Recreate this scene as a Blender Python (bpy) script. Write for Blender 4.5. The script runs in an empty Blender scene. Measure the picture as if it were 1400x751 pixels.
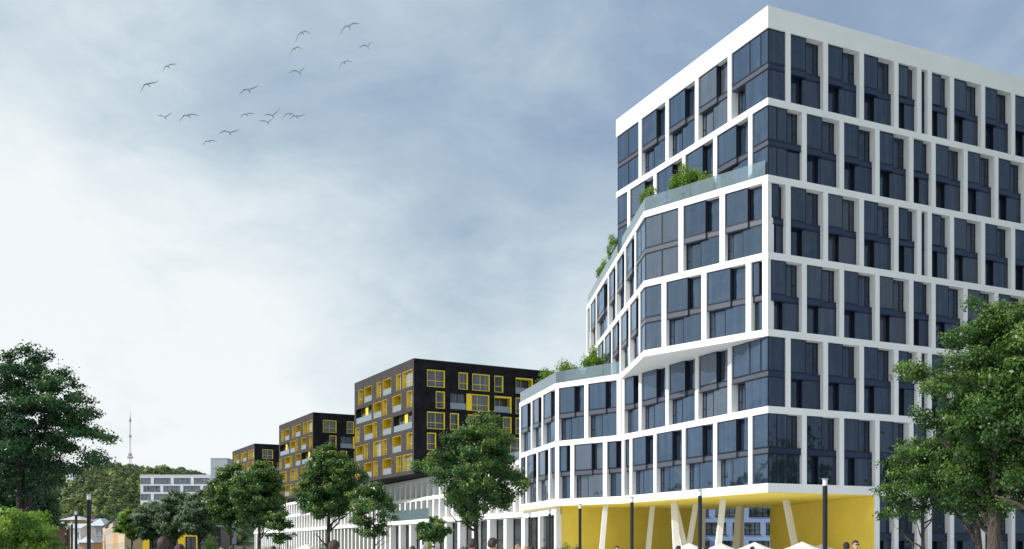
import bpy, math, random
import numpy as np
from mathutils import Vector, Matrix

random.seed(7)
rng = np.random.default_rng(7)
scene = bpy.context.scene
COL = scene.collection
PI = math.pi
R = math.radians
EYE = 1.65
FOC = 1367.0


def ray(px, Y):
    """world X of the picture column px at distance Y"""
    return (px - 700.0) * Y / FOC


def high(py, Y):
    return EYE + (748.0 - py) * Y / FOC


# ------------------------------------------------------------------ materials
def mat(name, col, rough=0.6, metal=0.0, spec=0.5, var=0.0, scale=3.0, bump=0.0, bscale=40.0, col2=None, stretch=None):
    m = bpy.data.materials.new(name)
    m.use_nodes = True
    nt = m.node_tree
    b = nt.nodes['Principled BSDF']
    b.inputs['Roughness'].default_value = rough
    b.inputs['Metallic'].default_value = metal
    b.inputs['Specular IOR Level'].default_value = spec
    b.inputs['Base Color'].default_value = (*col, 1)
    tc = nt.nodes.new('ShaderNodeTexCoord')
    src = tc.outputs['Object']
    if stretch:
        mp = nt.nodes.new('ShaderNodeMapping')
        mp.inputs['Scale'].default_value = stretch
        nt.links.new(src, mp.inputs['Vector'])
        src = mp.outputs['Vector']
    if var or col2:
        n = nt.nodes.new('ShaderNodeTexNoise')
        n.inputs['Scale'].default_value = scale
        n.inputs['Detail'].default_value = 6
        n.inputs['Roughness'].default_value = 0.65
        nt.links.new(src, n.inputs['Vector'])
        r = nt.nodes.new('ShaderNodeValToRGB')
        r.color_ramp.elements[0].position = 0.3
        r.color_ramp.elements[1].position = 0.7
        c2 = col2 if col2 else tuple(c * (1 - var) for c in col)
        c1 = col if col2 else tuple(min(1, c * (1 + var * 0.6)) for c in col)
        r.color_ramp.elements[0].color = (*c2, 1)
        r.color_ramp.elements[1].color = (*c1, 1)
        nt.links.new(n.outputs['Fac'], r.inputs['Fac'])
        nt.links.new(r.outputs['Color'], b.inputs['Base Color'])
    if bump:
        n2 = nt.nodes.new('ShaderNodeTexNoise')
        n2.inputs['Scale'].default_value = bscale
        n2.inputs['Detail'].default_value = 4
        nt.links.new(src, n2.inputs['Vector'])
        bp = nt.nodes.new('ShaderNodeBump')
        bp.inputs['Strength'].default_value = bump
        bp.inputs['Distance'].default_value = 0.05
        nt.links.new(n2.outputs['Fac'], bp.inputs['Height'])
        nt.links.new(bp.outputs['Normal'], b.inputs['Normal'])
    return m


def glass_dark(name, col, refl=0.16, rough=0.02, tint=(0.85, 0.92, 1.0), curtain=0.35):
    """coated facade glass: dark room behind, a share of mirror, faint curtains"""
    m = bpy.data.materials.new(name)
    m.use_nodes = True
    nt = m.node_tree
    nt.nodes.remove(nt.nodes['Principled BSDF'])
    out = nt.nodes['Material Output']
    dif = nt.nodes.new('ShaderNodeBsdfDiffuse')
    glo = nt.nodes.new('ShaderNodeBsdfGlossy')
    glo.inputs['Roughness'].default_value = rough
    glo.inputs['Color'].default_value = (*tint, 1)
    fr = nt.nodes.new('ShaderNodeFresnel')
    fr.inputs['IOR'].default_value = 1.5
    ma = nt.nodes.new('ShaderNodeMath')
    ma.operation = 'MULTIPLY_ADD'
    ma.inputs[1].default_value = 0.9
    ma.inputs[2].default_value = refl
    ma.use_clamp = True
    nt.links.new(fr.outputs['Fac'], ma.inputs[0])
    # curtains and blinds: vertical folds that change from pane to pane
    tc = nt.nodes.new('ShaderNodeTexCoord')
    oi = nt.nodes.new('ShaderNodeObjectInfo')
    mp = nt.nodes.new('ShaderNodeMapping')
    mp.inputs['Scale'].default_value = (2.6, 0.4, 0.05)
    nt.links.new(tc.outputs['Object'], mp.inputs['Vector'])
    cb = nt.nodes.new('ShaderNodeCombineXYZ')
    sc = nt.nodes.new('ShaderNodeMath')
    sc.operation = 'MULTIPLY'
    sc.inputs[1].default_value = 60
    nt.links.new(oi.outputs['Random'], sc.inputs[0])
    nt.links.new(sc.outputs[0], cb.inputs[0])
    nt.links.new(sc.outputs[0], cb.inputs[2])
    nt.links.new(cb.outputs[0], mp.inputs['Location'])
    n = nt.nodes.new('ShaderNodeTexNoise')
    n.inputs['Scale'].default_value = 1.0
    n.inputs['Detail'].default_value = 5
    nt.links.new(mp.outputs['Vector'], n.inputs['Vector'])
    r = nt.nodes.new('ShaderNodeValToRGB')
    r.color_ramp.elements[0].position = 0.42
    r.color_ramp.elements[1].position = 0.72
    r.color_ramp.elements[0].color = (*col, 1)
    r.color_ramp.elements[1].color = (*[c * (1 + curtain * 3) + 0.02 * curtain for c in col], 1)
    nt.links.new(n.outputs['Fac'], r.inputs['Fac'])
    hs = nt.nodes.new('ShaderNodeHueSaturation')
    mr = nt.nodes.new('ShaderNodeMapRange')
    mr.inputs['To Min'].default_value = 0.65
    mr.inputs['To Max'].default_value = 1.35
    nt.links.new(oi.outputs['Random'], mr.inputs['Value'])
    nt.links.new(mr.outputs['Result'], hs.inputs['Value'])
    # some rooms have grey blinds drawn
    gt = nt.nodes.new('ShaderNodeMapRange')
    gt.inputs['From Min'].default_value = 0.55
    gt.inputs['From Max'].default_value = 0.85
    gt.inputs['To Max'].default_value = 0.55
    nt.links.new(oi.outputs['Random'], gt.inputs['Value'])
    mg = nt.nodes.new('ShaderNodeMixRGB')
    nt.links.new(gt.outputs['Result'], mg.inputs[0])
    nt.links.new(r.outputs['Color'], mg.inputs[1])
    lum = sum(col) / 3
    mg.inputs[2].default_value = (lum * 2.4, lum * 2.3, lum * 2.3, 1)
    nt.links.new(mg.outputs[0], hs.inputs['Color'])
    nt.links.new(hs.outputs['Color'], dif.inputs['Color'])
    # panes are never perfectly flat
    n2 = nt.nodes.new('ShaderNodeTexNoise')
    n2.inputs['Scale'].default_value = 0.7
    n2.inputs['Detail'].default_value = 1
    nt.links.new(tc.outputs['Object'], n2.inputs['Vector'])
    bp = nt.nodes.new('ShaderNodeBump')
    bp.inputs['Strength'].default_value = 0.22
    bp.inputs['Distance'].default_value = 0.3
    nt.links.new(n2.outputs['Fac'], bp.inputs['Height'])
    # each window sits a hair out of true, so it mirrors its own piece of sky
    wn_ = nt.nodes.new('ShaderNodeTexWhiteNoise')
    wn_.noise_dimensions = '1D'
    nt.links.new(sc.outputs[0], wn_.inputs['W'])
    sb = nt.nodes.new('ShaderNodeVectorMath')
    sb.operation = 'SUBTRACT'
    nt.links.new(wn_.outputs['Color'], sb.inputs[0])
    sb.inputs[1].default_value = (0.5, 0.5, 0.5)
    sl_ = nt.nodes.new('ShaderNodeVectorMath')
    sl_.operation = 'SCALE'
    sl_.inputs['Scale'].default_value = 0.12
    nt.links.new(sb.outputs[0], sl_.inputs[0])
    ad = nt.nodes.new('ShaderNodeVectorMath')
    ad.operation = 'ADD'
    nt.links.new(sl_.outputs[0], ad.inputs[0])
    nt.links.new(bp.outputs['Normal'], ad.inputs[1])
    nm_ = nt.nodes.new('ShaderNodeVectorMath')
    nm_.operation = 'NORMALIZE'
    nt.links.new(ad.outputs[0], nm_.inputs[0])
    nt.links.new(nm_.outputs[0], glo.inputs['Normal'])
    mx = nt.nodes.new('ShaderNodeMixShader')
    nt.links.new(ma.outputs[0], mx.inputs[0])
    nt.links.new(dif.outputs[0], mx.inputs[1])
    nt.links.new(glo.outputs[0], mx.inputs[2])
    nt.links.new(mx.outputs[0], out.inputs['Surface'])
    return m


def glass_clear(name, tint=(0.78, 0.88, 0.93), refl=0.12, milk=0.12):
    m = bpy.data.materials.new(name)
    m.use_nodes = True
    nt = m.node_tree
    nt.nodes.remove(nt.nodes['Principled BSDF'])
    out = nt.nodes['Material Output']
    tr = nt.nodes.new('ShaderNodeBsdfTransparent')
    tr.inputs['Color'].default_value = (*tint, 1)
    glo = nt.nodes.new('ShaderNodeBsdfGlossy')
    glo.inputs['Roughness'].default_value = 0.03
    df = nt.nodes.new('ShaderNodeBsdfDiffuse')
    df.inputs['Color'].default_value = (0.45, 0.62, 0.72, 1)
    fr = nt.nodes.new('ShaderNodeFresnel')
    ma = nt.nodes.new('ShaderNodeMath')
    ma.operation = 'ADD'
    ma.use_clamp = True
    ma.inputs[1].default_value = refl
    nt.links.new(fr.outputs[0], ma.inputs[0])
    mx = nt.nodes.new('ShaderNodeMixShader')
    nt.links.new(ma.outputs[0], mx.inputs[0])
    nt.links.new(tr.outputs[0], mx.inputs[1])
    nt.links.new(glo.outputs[0], mx.inputs[2])
    m2 = nt.nodes.new('ShaderNodeMixShader')
    m2.inputs[0].default_value = milk
    nt.links.new(mx.outputs[0], m2.inputs[1])
    nt.links.new(df.outputs[0], m2.inputs[2])
    nt.links.new(m2.outputs[0], out.inputs['Surface'])
    return m


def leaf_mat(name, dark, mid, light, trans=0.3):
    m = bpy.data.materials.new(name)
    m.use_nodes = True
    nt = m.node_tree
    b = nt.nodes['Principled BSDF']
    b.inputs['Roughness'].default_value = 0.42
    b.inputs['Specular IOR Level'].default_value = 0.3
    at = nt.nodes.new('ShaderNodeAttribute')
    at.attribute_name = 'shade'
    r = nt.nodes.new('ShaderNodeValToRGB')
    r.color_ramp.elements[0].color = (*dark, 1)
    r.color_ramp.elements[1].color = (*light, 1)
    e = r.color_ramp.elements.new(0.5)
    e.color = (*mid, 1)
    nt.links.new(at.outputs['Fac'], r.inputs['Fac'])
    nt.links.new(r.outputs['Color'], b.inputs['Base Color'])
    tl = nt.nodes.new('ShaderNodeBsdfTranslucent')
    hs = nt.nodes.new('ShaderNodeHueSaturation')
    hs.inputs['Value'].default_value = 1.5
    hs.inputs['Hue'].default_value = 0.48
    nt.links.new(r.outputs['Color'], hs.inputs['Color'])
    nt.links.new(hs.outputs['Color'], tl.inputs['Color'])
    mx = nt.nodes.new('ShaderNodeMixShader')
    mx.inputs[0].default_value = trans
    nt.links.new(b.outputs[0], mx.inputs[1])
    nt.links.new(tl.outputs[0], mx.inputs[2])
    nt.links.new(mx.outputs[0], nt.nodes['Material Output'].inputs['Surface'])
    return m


M = {}
M['white'] = mat('white_render', (0.80, 0.80, 0.79), 0.65, var=0.05, scale=0.25, bump=0.05, bscale=30)
M['white2'] = mat('white_concrete', (0.84, 0.83, 0.80), 0.7, var=0.07, scale=0.4)
M['glass_r'] = glass_dark('shaded_facade_glass', (0.014, 0.020, 0.033), refl=0.04, tint=(0.62, 0.76, 0.96))  # darker copy for the shaded face, mirror share turned down
M['glass_l'] = glass_dark('sunlit_facade_glass', (0.015, 0.026, 0.045), refl=0.15, tint=(0.62, 0.78, 1.0))  # same glass, lightened for the sunlit face with its brighter reflections
M['glass_shop'] = glass_dark('shop_glass', (0.012, 0.016, 0.018), refl=0.08, tint=(0.8, 0.95, 1.0))
M['glass_win'] = glass_dark('window_glass', (0.07, 0.08, 0.09), refl=0.2, curtain=1.6)
M['glass_office'] = glass_dark('office_glass', (0.075, 0.085, 0.12), refl=0.08, curtain=0.8)
M['milk'] = mat('milky_balustrade', (0.20, 0.24, 0.28), 0.25, spec=0.6)
M['glass_dim'] = glass_dark('dim_window_glass', (0.035, 0.037, 0.045), refl=0.02, curtain=1.0)
M['rail'] = glass_clear('balustrade_glass')
M['frame'] = mat('navy_frame_metal', (0.012, 0.016, 0.03), 0.35, 0.3)
M['black'] = mat('black_metal', (0.012, 0.013, 0.016), 0.4, 0.2)
M['spandrel_r'] = mat('shaded_spandrel_panel', (0.02, 0.035, 0.08), 0.25, 0.4, var=0.1, scale=1)  # darker of two copies, for the shaded face
M['spandrel_l'] = mat('lit_grey_panel', (0.10, 0.11, 0.14), 0.3, 0.4, var=0.1, scale=1)  # same panel with reflected light put into the colour; also office frames
M['yellow'] = mat('yellow_render', (0.95, 0.74, 0.11), 0.7, var=0.08, scale=0.5)
M['yellow2'] = mat('yellow_panel', (0.80, 0.55, 0.012), 0.5, var=0.04, scale=0.8)
M['ybar'] = mat('yellow_window_metal', (0.75, 0.60, 0.03), 0.4)
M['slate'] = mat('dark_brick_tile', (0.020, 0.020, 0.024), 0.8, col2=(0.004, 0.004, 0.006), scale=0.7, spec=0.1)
M['slate_l'] = mat('sunlit_brick_tile', (0.070, 0.062, 0.063), 0.8, col2=(0.040, 0.035, 0.037), scale=0.7, spec=0.2)  # same black tile, sunlight on the left face put into the colour
M['bark'] = mat('bark', (0.12, 0.095, 0.075), 0.9, col2=(0.022, 0.016, 0.012), scale=6, stretch=(3, 3, 0.5), bump=1.0, bscale=14)
M['bark_d'] = mat('dark_bark', (0.035, 0.028, 0.022), 0.9, col2=(0.015, 0.012, 0.01), scale=5, stretch=(3, 3, 0.6), bump=0.5)
M['leaf_a'] = leaf_mat('maple_leaves', (0.014, 0.046, 0.011), (0.038, 0.100, 0.018), (0.16, 0.255, 0.05))
M['leaf_b'] = leaf_mat('deep_leaves', (0.010, 0.036, 0.014), (0.022, 0.074, 0.024), (0.10, 0.20, 0.05), 0.2)
M['leaf_c'] = leaf_mat('fresh_leaves', (0.05, 0.12, 0.014), (0.11, 0.22, 0.025), (0.24, 0.38, 0.05))
M['leaf_d'] = leaf_mat('silver_leaves', (0.032, 0.070, 0.034), (0.085, 0.145, 0.07), (0.28, 0.36, 0.22))
M['leaf_e'] = leaf_mat('street_leaves', (0.016, 0.055, 0.014), (0.045, 0.118, 0.024), (0.20, 0.29, 0.06), 0.28)
M['forest'] = leaf_mat('forest_leaves', (0.050, 0.085, 0.036), (0.100, 0.150, 0.045), (0.24, 0.29, 0.075), 0.25)
M['hillsoil'] = mat('hill_undergrowth', (0.07, 0.09, 0.03), 0.95, col2=(0.045, 0.06, 0.022), scale=0.05)
M['paving'] = mat('stone_paving', (0.58, 0.60, 0.635), 0.8, var=0.15, scale=0.6)
M['asphalt'] = mat('asphalt', (0.055, 0.055, 0.057), 0.85, var=0.2, scale=1.0)
M['grass'] = mat('grass_ground', (0.06, 0.10, 0.025), 0.95, col2=(0.035, 0.06, 0.018), scale=0.3)
M['kerb'] = mat('kerb_stone', (0.45, 0.44, 0.42), 0.8, var=0.1)
M['line'] = mat('road_paint', (0.75, 0.75, 0.72), 0.7, var=0.1)
M['lampglass'] = mat('frosted_lamp_glass', (0.72, 0.73, 0.72), 0.3)
M['canvas'] = mat('white_canvas', (0.66, 0.64, 0.60), 0.85, var=0.08, scale=2)
M['rbrick'] = mat('red_brick', (0.24, 0.14, 0.11), 0.85, col2=(0.16, 0.09, 0.075), scale=2)
M['cream'] = mat('cream_plaster', (0.52, 0.44, 0.30), 0.85, var=0.15, scale=0.8)
M['pink'] = mat('pink_plaster', (0.50, 0.36, 0.29), 0.85, var=0.15, scale=0.8)
M['sand'] = mat('sand_plaster', (0.45, 0.40, 0.31), 0.85, var=0.18, scale=0.8)
M['ochre'] = mat('ochre_plaster', (0.50, 0.30, 0.12), 0.85, var=0.15, scale=0.8)
M['roofpale'] = mat('pale_sheet_roof', (0.55, 0.60, 0.64), 0.5, 0.2, var=0.12, scale=1.5)
M['roofdark'] = mat('dark_sheet_roof', (0.16, 0.14, 0.13), 0.7, var=0.2, scale=1.5)
M['roofblue'] = mat('blue_grey_sheet_roof', (0.20, 0.28, 0.34), 0.5, 0.2, var=0.12, scale=1.5)
M['paleblue'] = mat('pale_blue_render', (0.33, 0.44, 0.68), 0.8, var=0.06, scale=0.5)
M['greywall'] = mat('pale_grey_render', (0.36, 0.39, 0.43), 0.8, var=0.05, scale=0.3)
M['officew'] = mat('office_white_panel', (0.80, 0.81, 0.86), 0.6, var=0.04, scale=0.5)
M['bird'] = mat('gull_feathers', (0.50, 0.50, 0.52), 0.8, col2=(0.22, 0.22, 0.23), scale=2.5)
M['steel'] = mat('galvanised_steel', (0.42, 0.42, 0.44), 0.5, 0.6)
M['steelred'] = mat('red_painted_steel', (0.62, 0.40, 0.36), 0.6, 0.2)
M['skin'] = mat('skin', (0.56, 0.33, 0.24), 0.55, var=0.06, scale=8)
M['hair_brown'] = mat('brown_hair', (0.045, 0.025, 0.018), 0.6, var=0.3, scale=60, stretch=(1, 1, 0.2), bump=0.6, bscale=80)
M['hair_black'] = mat('black_hair', (0.010, 0.009, 0.010), 0.5, var=0.3, scale=60, bump=0.6, bscale=80)
M['hair_blond'] = mat('blond_hair', (0.32, 0.17, 0.07), 0.6, var=0.25, scale=60, bump=0.5, bscale=80)
M['hair_grey'] = mat('grey_hair', (0.50, 0.50, 0.52), 0.6, var=0.2, scale=60, bump=0.5, bscale=80)
M['eye'] = mat('eye_white', (0.75, 0.74, 0.72), 0.2)
M['jeans'] = mat('blue_denim', (0.05, 0.07, 0.13), 0.85, var=0.2, scale=20)
M['shoe'] = mat('dark_leather', (0.03, 0.025, 0.022), 0.5)
for k, c in dict(cloth_white=(0.75, 0.75, 0.74), cloth_red=(0.28, 0.05, 0.05), cloth_navy=(0.03, 0.04, 0.09), cloth_grey=(0.2, 0.2, 0.21),
                 cloth_green=(0.07, 0.13, 0.08), cloth_black=(0.02, 0.02, 0.022), cloth_beige=(0.45, 0.36, 0.26), cloth_blue=(0.12, 0.22, 0.4)).items():
    M[k] = mat(k, c, 0.85, var=0.12, scale=12)


# ------------------------------------------------------------------ mesh builder
class MB:
    def __init__(s):
        s.v, s.f, s.m = [], [], []

    def quad(s, a, b, c, d, mi=0):
        n = len(s.v)
        s.v += [a, b, c, d]
        s.f.append((n, n + 1, n + 2, n + 3))
        s.m.append(mi)

    def box(s, x0, x1, y0, y1, z0, z1, mi=0):
        n = len(s.v)
        s.v += [(x0, y0, z0), (x1, y0, z0), (x1, y1, z0), (x0, y1, z0), (x0, y0, z1), (x1, y0, z1), (x1, y1, z1), (x0, y1, z1)]
        for f in ((0, 3, 2, 1), (4, 5, 6, 7), (0, 1, 5, 4), (1, 2, 6, 5), (2, 3, 7, 6), (3, 0, 4, 7)):
            s.f.append(tuple(n + i for i in f))
            s.m.append(mi)

    def prism(s, pts, z0, z1, mi=0):
        """pts counter-clockwise seen from above"""
        a = sum(pts[i][0] * pts[(i + 1) % len(pts)][1] - pts[(i + 1) % len(pts)][0] * pts[i][1] for i in range(len(pts)))
        if a < 0:
            pts = pts[::-1]
        n, k = len(s.v), len(pts)
        s.v += [(x, y, z0) for x, y in pts] + [(x, y, z1) for x, y in pts]
        s.f.append(tuple(n + i for i in range(k))[::-1])
        s.f.append(tuple(n + k + i for i in range(k)))
        s.m += [mi, mi]
        for i in range(k):
            j = (i + 1) % k
            s.f.append((n + i, n + j, n + k + j, n + k + i))
            s.m.append(mi)

    def tube(s, pts, rad, seg=8, mi=0, cap=True):
        pts = [Vector(p) for p in pts]
        rings = []
        up = Vector((0.31, 0.17, 0.93)).normalized()
        for i, p in enumerate(pts):
            d = (pts[min(i + 1, len(pts) - 1)] - pts[max(i - 1, 0)])
            if d.length < 1e-6:
                d = Vector((0, 0, 1))
            d.normalize()
            a = d.cross(up)
            if a.length < 0.05:
                a = d.cross(Vector((1, 0, 0)))
            a.normalize()
            b = d.cross(a)
            r = rad[i] if hasattr(rad, '__len__') else rad
            n = len(s.v)
            for k in range(seg):
                t = 2 * PI * k / seg
                q = p + a * (math.cos(t) * r) + b * (math.sin(t) * r)
                s.v.append((q.x, q.y, q.z))
            rings.append(n)
        for i in range(len(rings) - 1):
            for k in range(seg):
                j = (k + 1) % seg
                s.f.append((rings[i] + k, rings[i + 1] + k, rings[i + 1] + j, rings[i] + j))
                s.m.append(mi)
        if cap:
            s.f.append(tuple(rings[0] + k for k in range(seg)))
            s.f.append(tuple(rings[-1] + k for k in range(seg))[::-1])
            s.m += [mi, mi]

    def ball(s, c, r, seg=10, rings=7, mi=0):
        rx, ry, rz = (r, r, r) if not hasattr(r, '__len__') else r
        n = len(s.v)
        s.v.append((c[0], c[1], c[2] - rz))
        for i in range(1, rings):
            ph = -PI / 2 + PI * i / rings
            for k in range(seg):
                t = 2 * PI * k / seg
                s.v.append((c[0] + rx * math.cos(ph) * math.cos(t), c[1] + ry * math.cos(ph) * math.sin(t), c[2] + rz * math.sin(ph)))
        s.v.append((c[0], c[1], c[2] + rz))
        top = len(s.v) - 1
        for k in range(seg):
            j = (k + 1) % seg
            s.f.append((n, n + 1 + j, n + 1 + k))
            s.f.append((top, top - seg + k, top - seg + j))
            s.m += [mi, mi]
            for i in range(rings - 2):
                a = n + 1 + i * seg
                s.f.append((a + k, a + j, a + seg + j, a + seg + k))
                s.m.append(mi)

    def holes(s, W, z0, z1, hs, y=0.0, mi=0):
        """a flat wall sheet in the x-z plane facing -y with rectangular openings"""
        xs = sorted({0.0, W, *[h[0] for h in hs], *[h[1] for h in hs]})
        zs = sorted({z0, z1, *[h[2] for h in hs], *[h[3] for h in hs]})
        xs = [x for x in xs if 0 <= x <= W]
        for j in range(len(zs) - 1):
            zc = (zs[j] + zs[j + 1]) / 2
            run = None
            for i in range(len(xs) - 1):
                xc = (xs[i] + xs[i + 1]) / 2
                solid = not any(h[0] < xc < h[1] and h[2] < zc < h[3] for h in hs)
                if solid and run is None:
                    run = xs[i]
                if run is not None and (not solid or i == len(xs) - 2):
                    e = xs[i] if not solid else xs[i + 1]
                    s.quad((run, y, zs[j]), (e, y, zs[j]), (e, y, zs[j + 1]), (run, y, zs[j + 1]), mi)
                    run = None

    def build(s, name, mats, parent=None, loc=(0, 0, 0), rz=0.0, smooth=False):
        me = bpy.data.meshes.new(name)
        me.from_pydata([tuple(map(float, v)) for v in s.v], [], s.f)
        if not isinstance(mats, (list, tuple)):
            mats = [mats]
        for m in mats:
            me.materials.append(m)
        if len(mats) > 1:
            me.polygons.foreach_set('material_index', s.m)
        if smooth:
            me.polygons.foreach_set('use_smooth', [True] * len(me.polygons))
        me.update()
        return link(name, me, parent, loc, rz)


def link(name, me, parent=None, loc=(0, 0, 0), rz=0.0):
    o = bpy.data.objects.new(name, me)
    COL.objects.link(o)
    o.location = loc
    o.rotation_euler = (0, 0, rz)
    if parent:
        o.parent = parent
    return o


def tag(o, label=None, cat=None, group=None, kind=None):
    if label:
        o['label'] = label
    if cat:
        o['category'] = cat
    if group:
        o['group'] = group
    if kind:
        o['kind'] = kind
    return o


def empty(name, loc, label, cat, group=None, rz=0.0):
    o = bpy.data.objects.new(name, None)
    COL.objects.link(o)
    o.location = loc
    o.rotation_euler = (0, 0, rz)
    return tag(o, label, cat, group)


def copy_tree(o, parent=None):
    c = o.copy()
    COL.objects.link(c)
    c.parent = parent
    for ch in [x for x in bpy.data.objects if x.parent == o]:
        copy_tree(ch, c)
    return c


# ------------------------------------------------------------------ camera, sun, sky
cam = bpy.data.cameras.new('camera')
co = bpy.data.objects.new('camera', cam)
COL.objects.link(co)
scene.camera = co
cam.sensor_width = 36
cam.lens = 36 * FOC / 1400
cam.shift_y = (748 - 375.5) / 1400
cam.clip_end = 6000
cam.clip_start = 0.2
co.location = (0, 0, EYE)
co.rotation_euler = (R(90), 0, 0)

SUN_AZ = Vector((-1.0, -0.22, 0)).normalized()
SUN_EL = R(37)
sd = Vector((SUN_AZ.x * math.cos(SUN_EL), SUN_AZ.y * math.cos(SUN_EL), math.sin(SUN_EL)))
sun = bpy.data.lights.new('sun', 'SUN')
sun.energy = 5.0
sun.angle = R(0.5)
sun.color = (1.0, 0.95, 0.87)
so = bpy.data.objects.new('sun', sun)
COL.objects.link(so)
so.rotation_euler = sd.to_track_quat('Z', 'Y').to_euler()

w = bpy.data.worlds.new('World')
scene.world = w
w.use_nodes = True
nt = w.node_tree
bg = nt.nodes['Background']
bg.inputs['Strength'].default_value = 0.1
sky = nt.nodes.new('ShaderNodeTexSky')
sky.sky_type = 'NISHITA'
sky.sun_disc = False
sky.sun_elevation = SUN_EL
sky.sun_rotation = math.atan2(SUN_AZ.x, SUN_AZ.y)
sky.air_density = 1.0
sky.dust_density = 0.6
tc = nt.nodes.new('ShaderNodeTexCoord')
L = nt.links.new


def nmath(op, a, b=None, c=None, clamp=False):
    n = nt.nodes.new('ShaderNodeMath')
    n.operation = op
    n.use_clamp = clamp
    for i, x in enumerate((a, b, c)):
        if x is None:
            continue
        if isinstance(x, (int, float)):
            n.inputs[i].default_value = x
        else:
            L(x, n.inputs[i])
    return n.outputs[0]


def glow(px, py, width, d=None):
    """a smooth bright or dark patch of cloud around one direction of the sky; width in radians"""
    d = d or Vector((px - 700, FOC, 748 - py)).normalized()
    n = nt.nodes.new('ShaderNodeVectorMath')
    n.operation = 'DOT_PRODUCT'
    L(warp.outputs[0], n.inputs[0])
    n.inputs[1].default_value = d
    # exp(-(1-cos)/(w^2/2))
    q = nmath('MULTIPLY', nmath('SUBTRACT', 1.0, n.outputs['Value']), -2.0 / width ** 2)
    return nmath('EXPONENT', q)


nrm = nt.nodes.new('ShaderNodeVectorMath')
nrm.operation = 'NORMALIZE'
L(tc.outputs['Generated'], nrm.inputs[0])
# wispy cloud texture, drawn out sideways and slightly warped
mp = nt.nodes.new('ShaderNodeMapping')
mp.inputs['Scale'].default_value = (1.0, 1.0, 1.9)
mp.inputs['Rotation'].default_value = (0.0, R(-16), 0.0)
L(nrm.outputs[0], mp.inputs['Vector'])
n1 = nt.nodes.new('ShaderNodeTexNoise')
n1.inputs['Scale'].default_value = 3.0
n1.inputs['Detail'].default_value = 12
n1.inputs['Roughness'].default_value = 0.58
n1.inputs['Distortion'].default_value = 0.5
L(mp.outputs[0], n1.inputs['Vector'])
n3 = nt.nodes.new('ShaderNodeTexNoise')
n3.inputs['Scale'].default_value = 9.0
n3.inputs['Detail'].default_value = 8
n3.inputs['Roughness'].default_value = 0.55
n3.inputs['Distortion'].default_value = 0.3
L(mp.outputs[0], n3.inputs['Vector'])
noise = nmath('ADD', nmath('MULTIPLY', nmath('SUBTRACT', n1.outputs['Fac'], 0.5), 1.0),
              nmath('MULTIPLY', nmath('SUBTRACT', n3.outputs['Fac'], 0.5), 0.5))
# the patches' edges are pulled about by the cloud texture
wn = nt.nodes.new('ShaderNodeTexNoise')
wn.inputs['Scale'].default_value = 4.5
wn.inputs['Detail'].default_value = 5
wn.inputs['Roughness'].default_value = 0.6
L(mp.outputs[0], wn.inputs['Vector'])
ws = nt.nodes.new('ShaderNodeVectorMath')
ws.operation = 'SUBTRACT'
L(wn.outputs['Color'], ws.inputs[0])
ws.inputs[1].default_value = (0.5, 0.5, 0.5)
w2 = nt.nodes.new('ShaderNodeVectorMath')
w2.operation = 'SCALE'
L(ws.outputs[0], w2.inputs[0])
w2.inputs['Scale'].default_value = 0.14
wa = nt.nodes.new('ShaderNodeVectorMath')
wa.operation = 'ADD'
L(nrm.outputs[0], wa.inputs[0])
L(w2.outputs[0], wa.inputs[1])
warp = nt.nodes.new('ShaderNodeVectorMath')
warp.operation = 'NORMALIZE'
L(wa.outputs[0], warp.inputs[0])
# brightness field of the veil of cloud: sums of soft patches around directions of the sky
PATCHES = [(-60, 150, 0.125, 0.064), (-60, 280, 0.125, 0.25), (-60, 400, 0.125, 0.273), (-60, 520, 0.125, 0.371), (-60, 640, 0.125, 0.487), (90, 20, 0.125, 0.029), (90, 150, 0.125, 0.024), (90, 280, 0.125, 0.066), (90, 400, 0.125, -0.085), (90, 520, 0.125, -0.205), (90, 640, 0.125, -0.12), (230, 20, 0.125, 0.092), (230, 150, 0.125, -0.023), (230, 280, 0.125, 0.047), (230, 400, 0.125, 0.165), (230, 520, 0.125, 0.133), (230, 640, 0.125, 0.253), (350, 150, 0.125, -0.161), (350, 400, 0.125, 0.228), (350, 520, 0.125, -0.029), (350, 640, 0.125, 0.148), (460, 150, 0.125, -0.043), (460, 280, 0.125, 0.101), (460, 400, 0.125, 0.255), (460, 520, 0.125, -0.059), (460, 640, 0.125, 0.131), (570, 20, 0.125, 0.072), (570, 150, 0.125, 0.029), (570, 280, 0.125, -0.12), (570, 400, 0.125, -0.106), (570, 520, 0.125, -0.049), (570, 640, 0.125, 0.182), (700, 150, 0.125, 0.03), (700, 280, 0.125, -0.051), (700, 520, 0.125, 0.148), (700, 640, 0.125, 0.166), (850, 20, 0.125, -0.097), (850, 280, 0.125, 0.051), (850, 400, 0.125, 0.072), (850, 520, 0.125, 0.131), (850, 640, 0.125, 0.147), (1250, 150, 0.35, -0.151)]
v = 0.42
for (gx, gy, gw, ga) in PATCHES:
    v = nmath('ADD', nmath('MULTIPLY', glow(gx, gy, gw), ga), v)
v = nmath('ADD', v, nmath('MULTIPLY', glow(-3000, 300, 0.9), 0.12))
v = nmath('ADD', v, nmath('MULTIPLY', glow(0, 0, 0.95, Vector((-.45, -.8, .45)).normalized()), 0.6))  # unseen bright patch added behind the viewer to lift shaded faces and ground
v = nmath('ADD', nmath('MULTIPLY', v, 0.96), nmath('MULTIPLY', noise, 0.85), clamp=True)
ramp = nt.nodes.new('ShaderNodeValToRGB')


def srgb(r_, g_, b_):
    return [((c / 255 + .055) / 1.055) ** 2.4 * 10.4 for c in (r_, g_, b_)]


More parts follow.
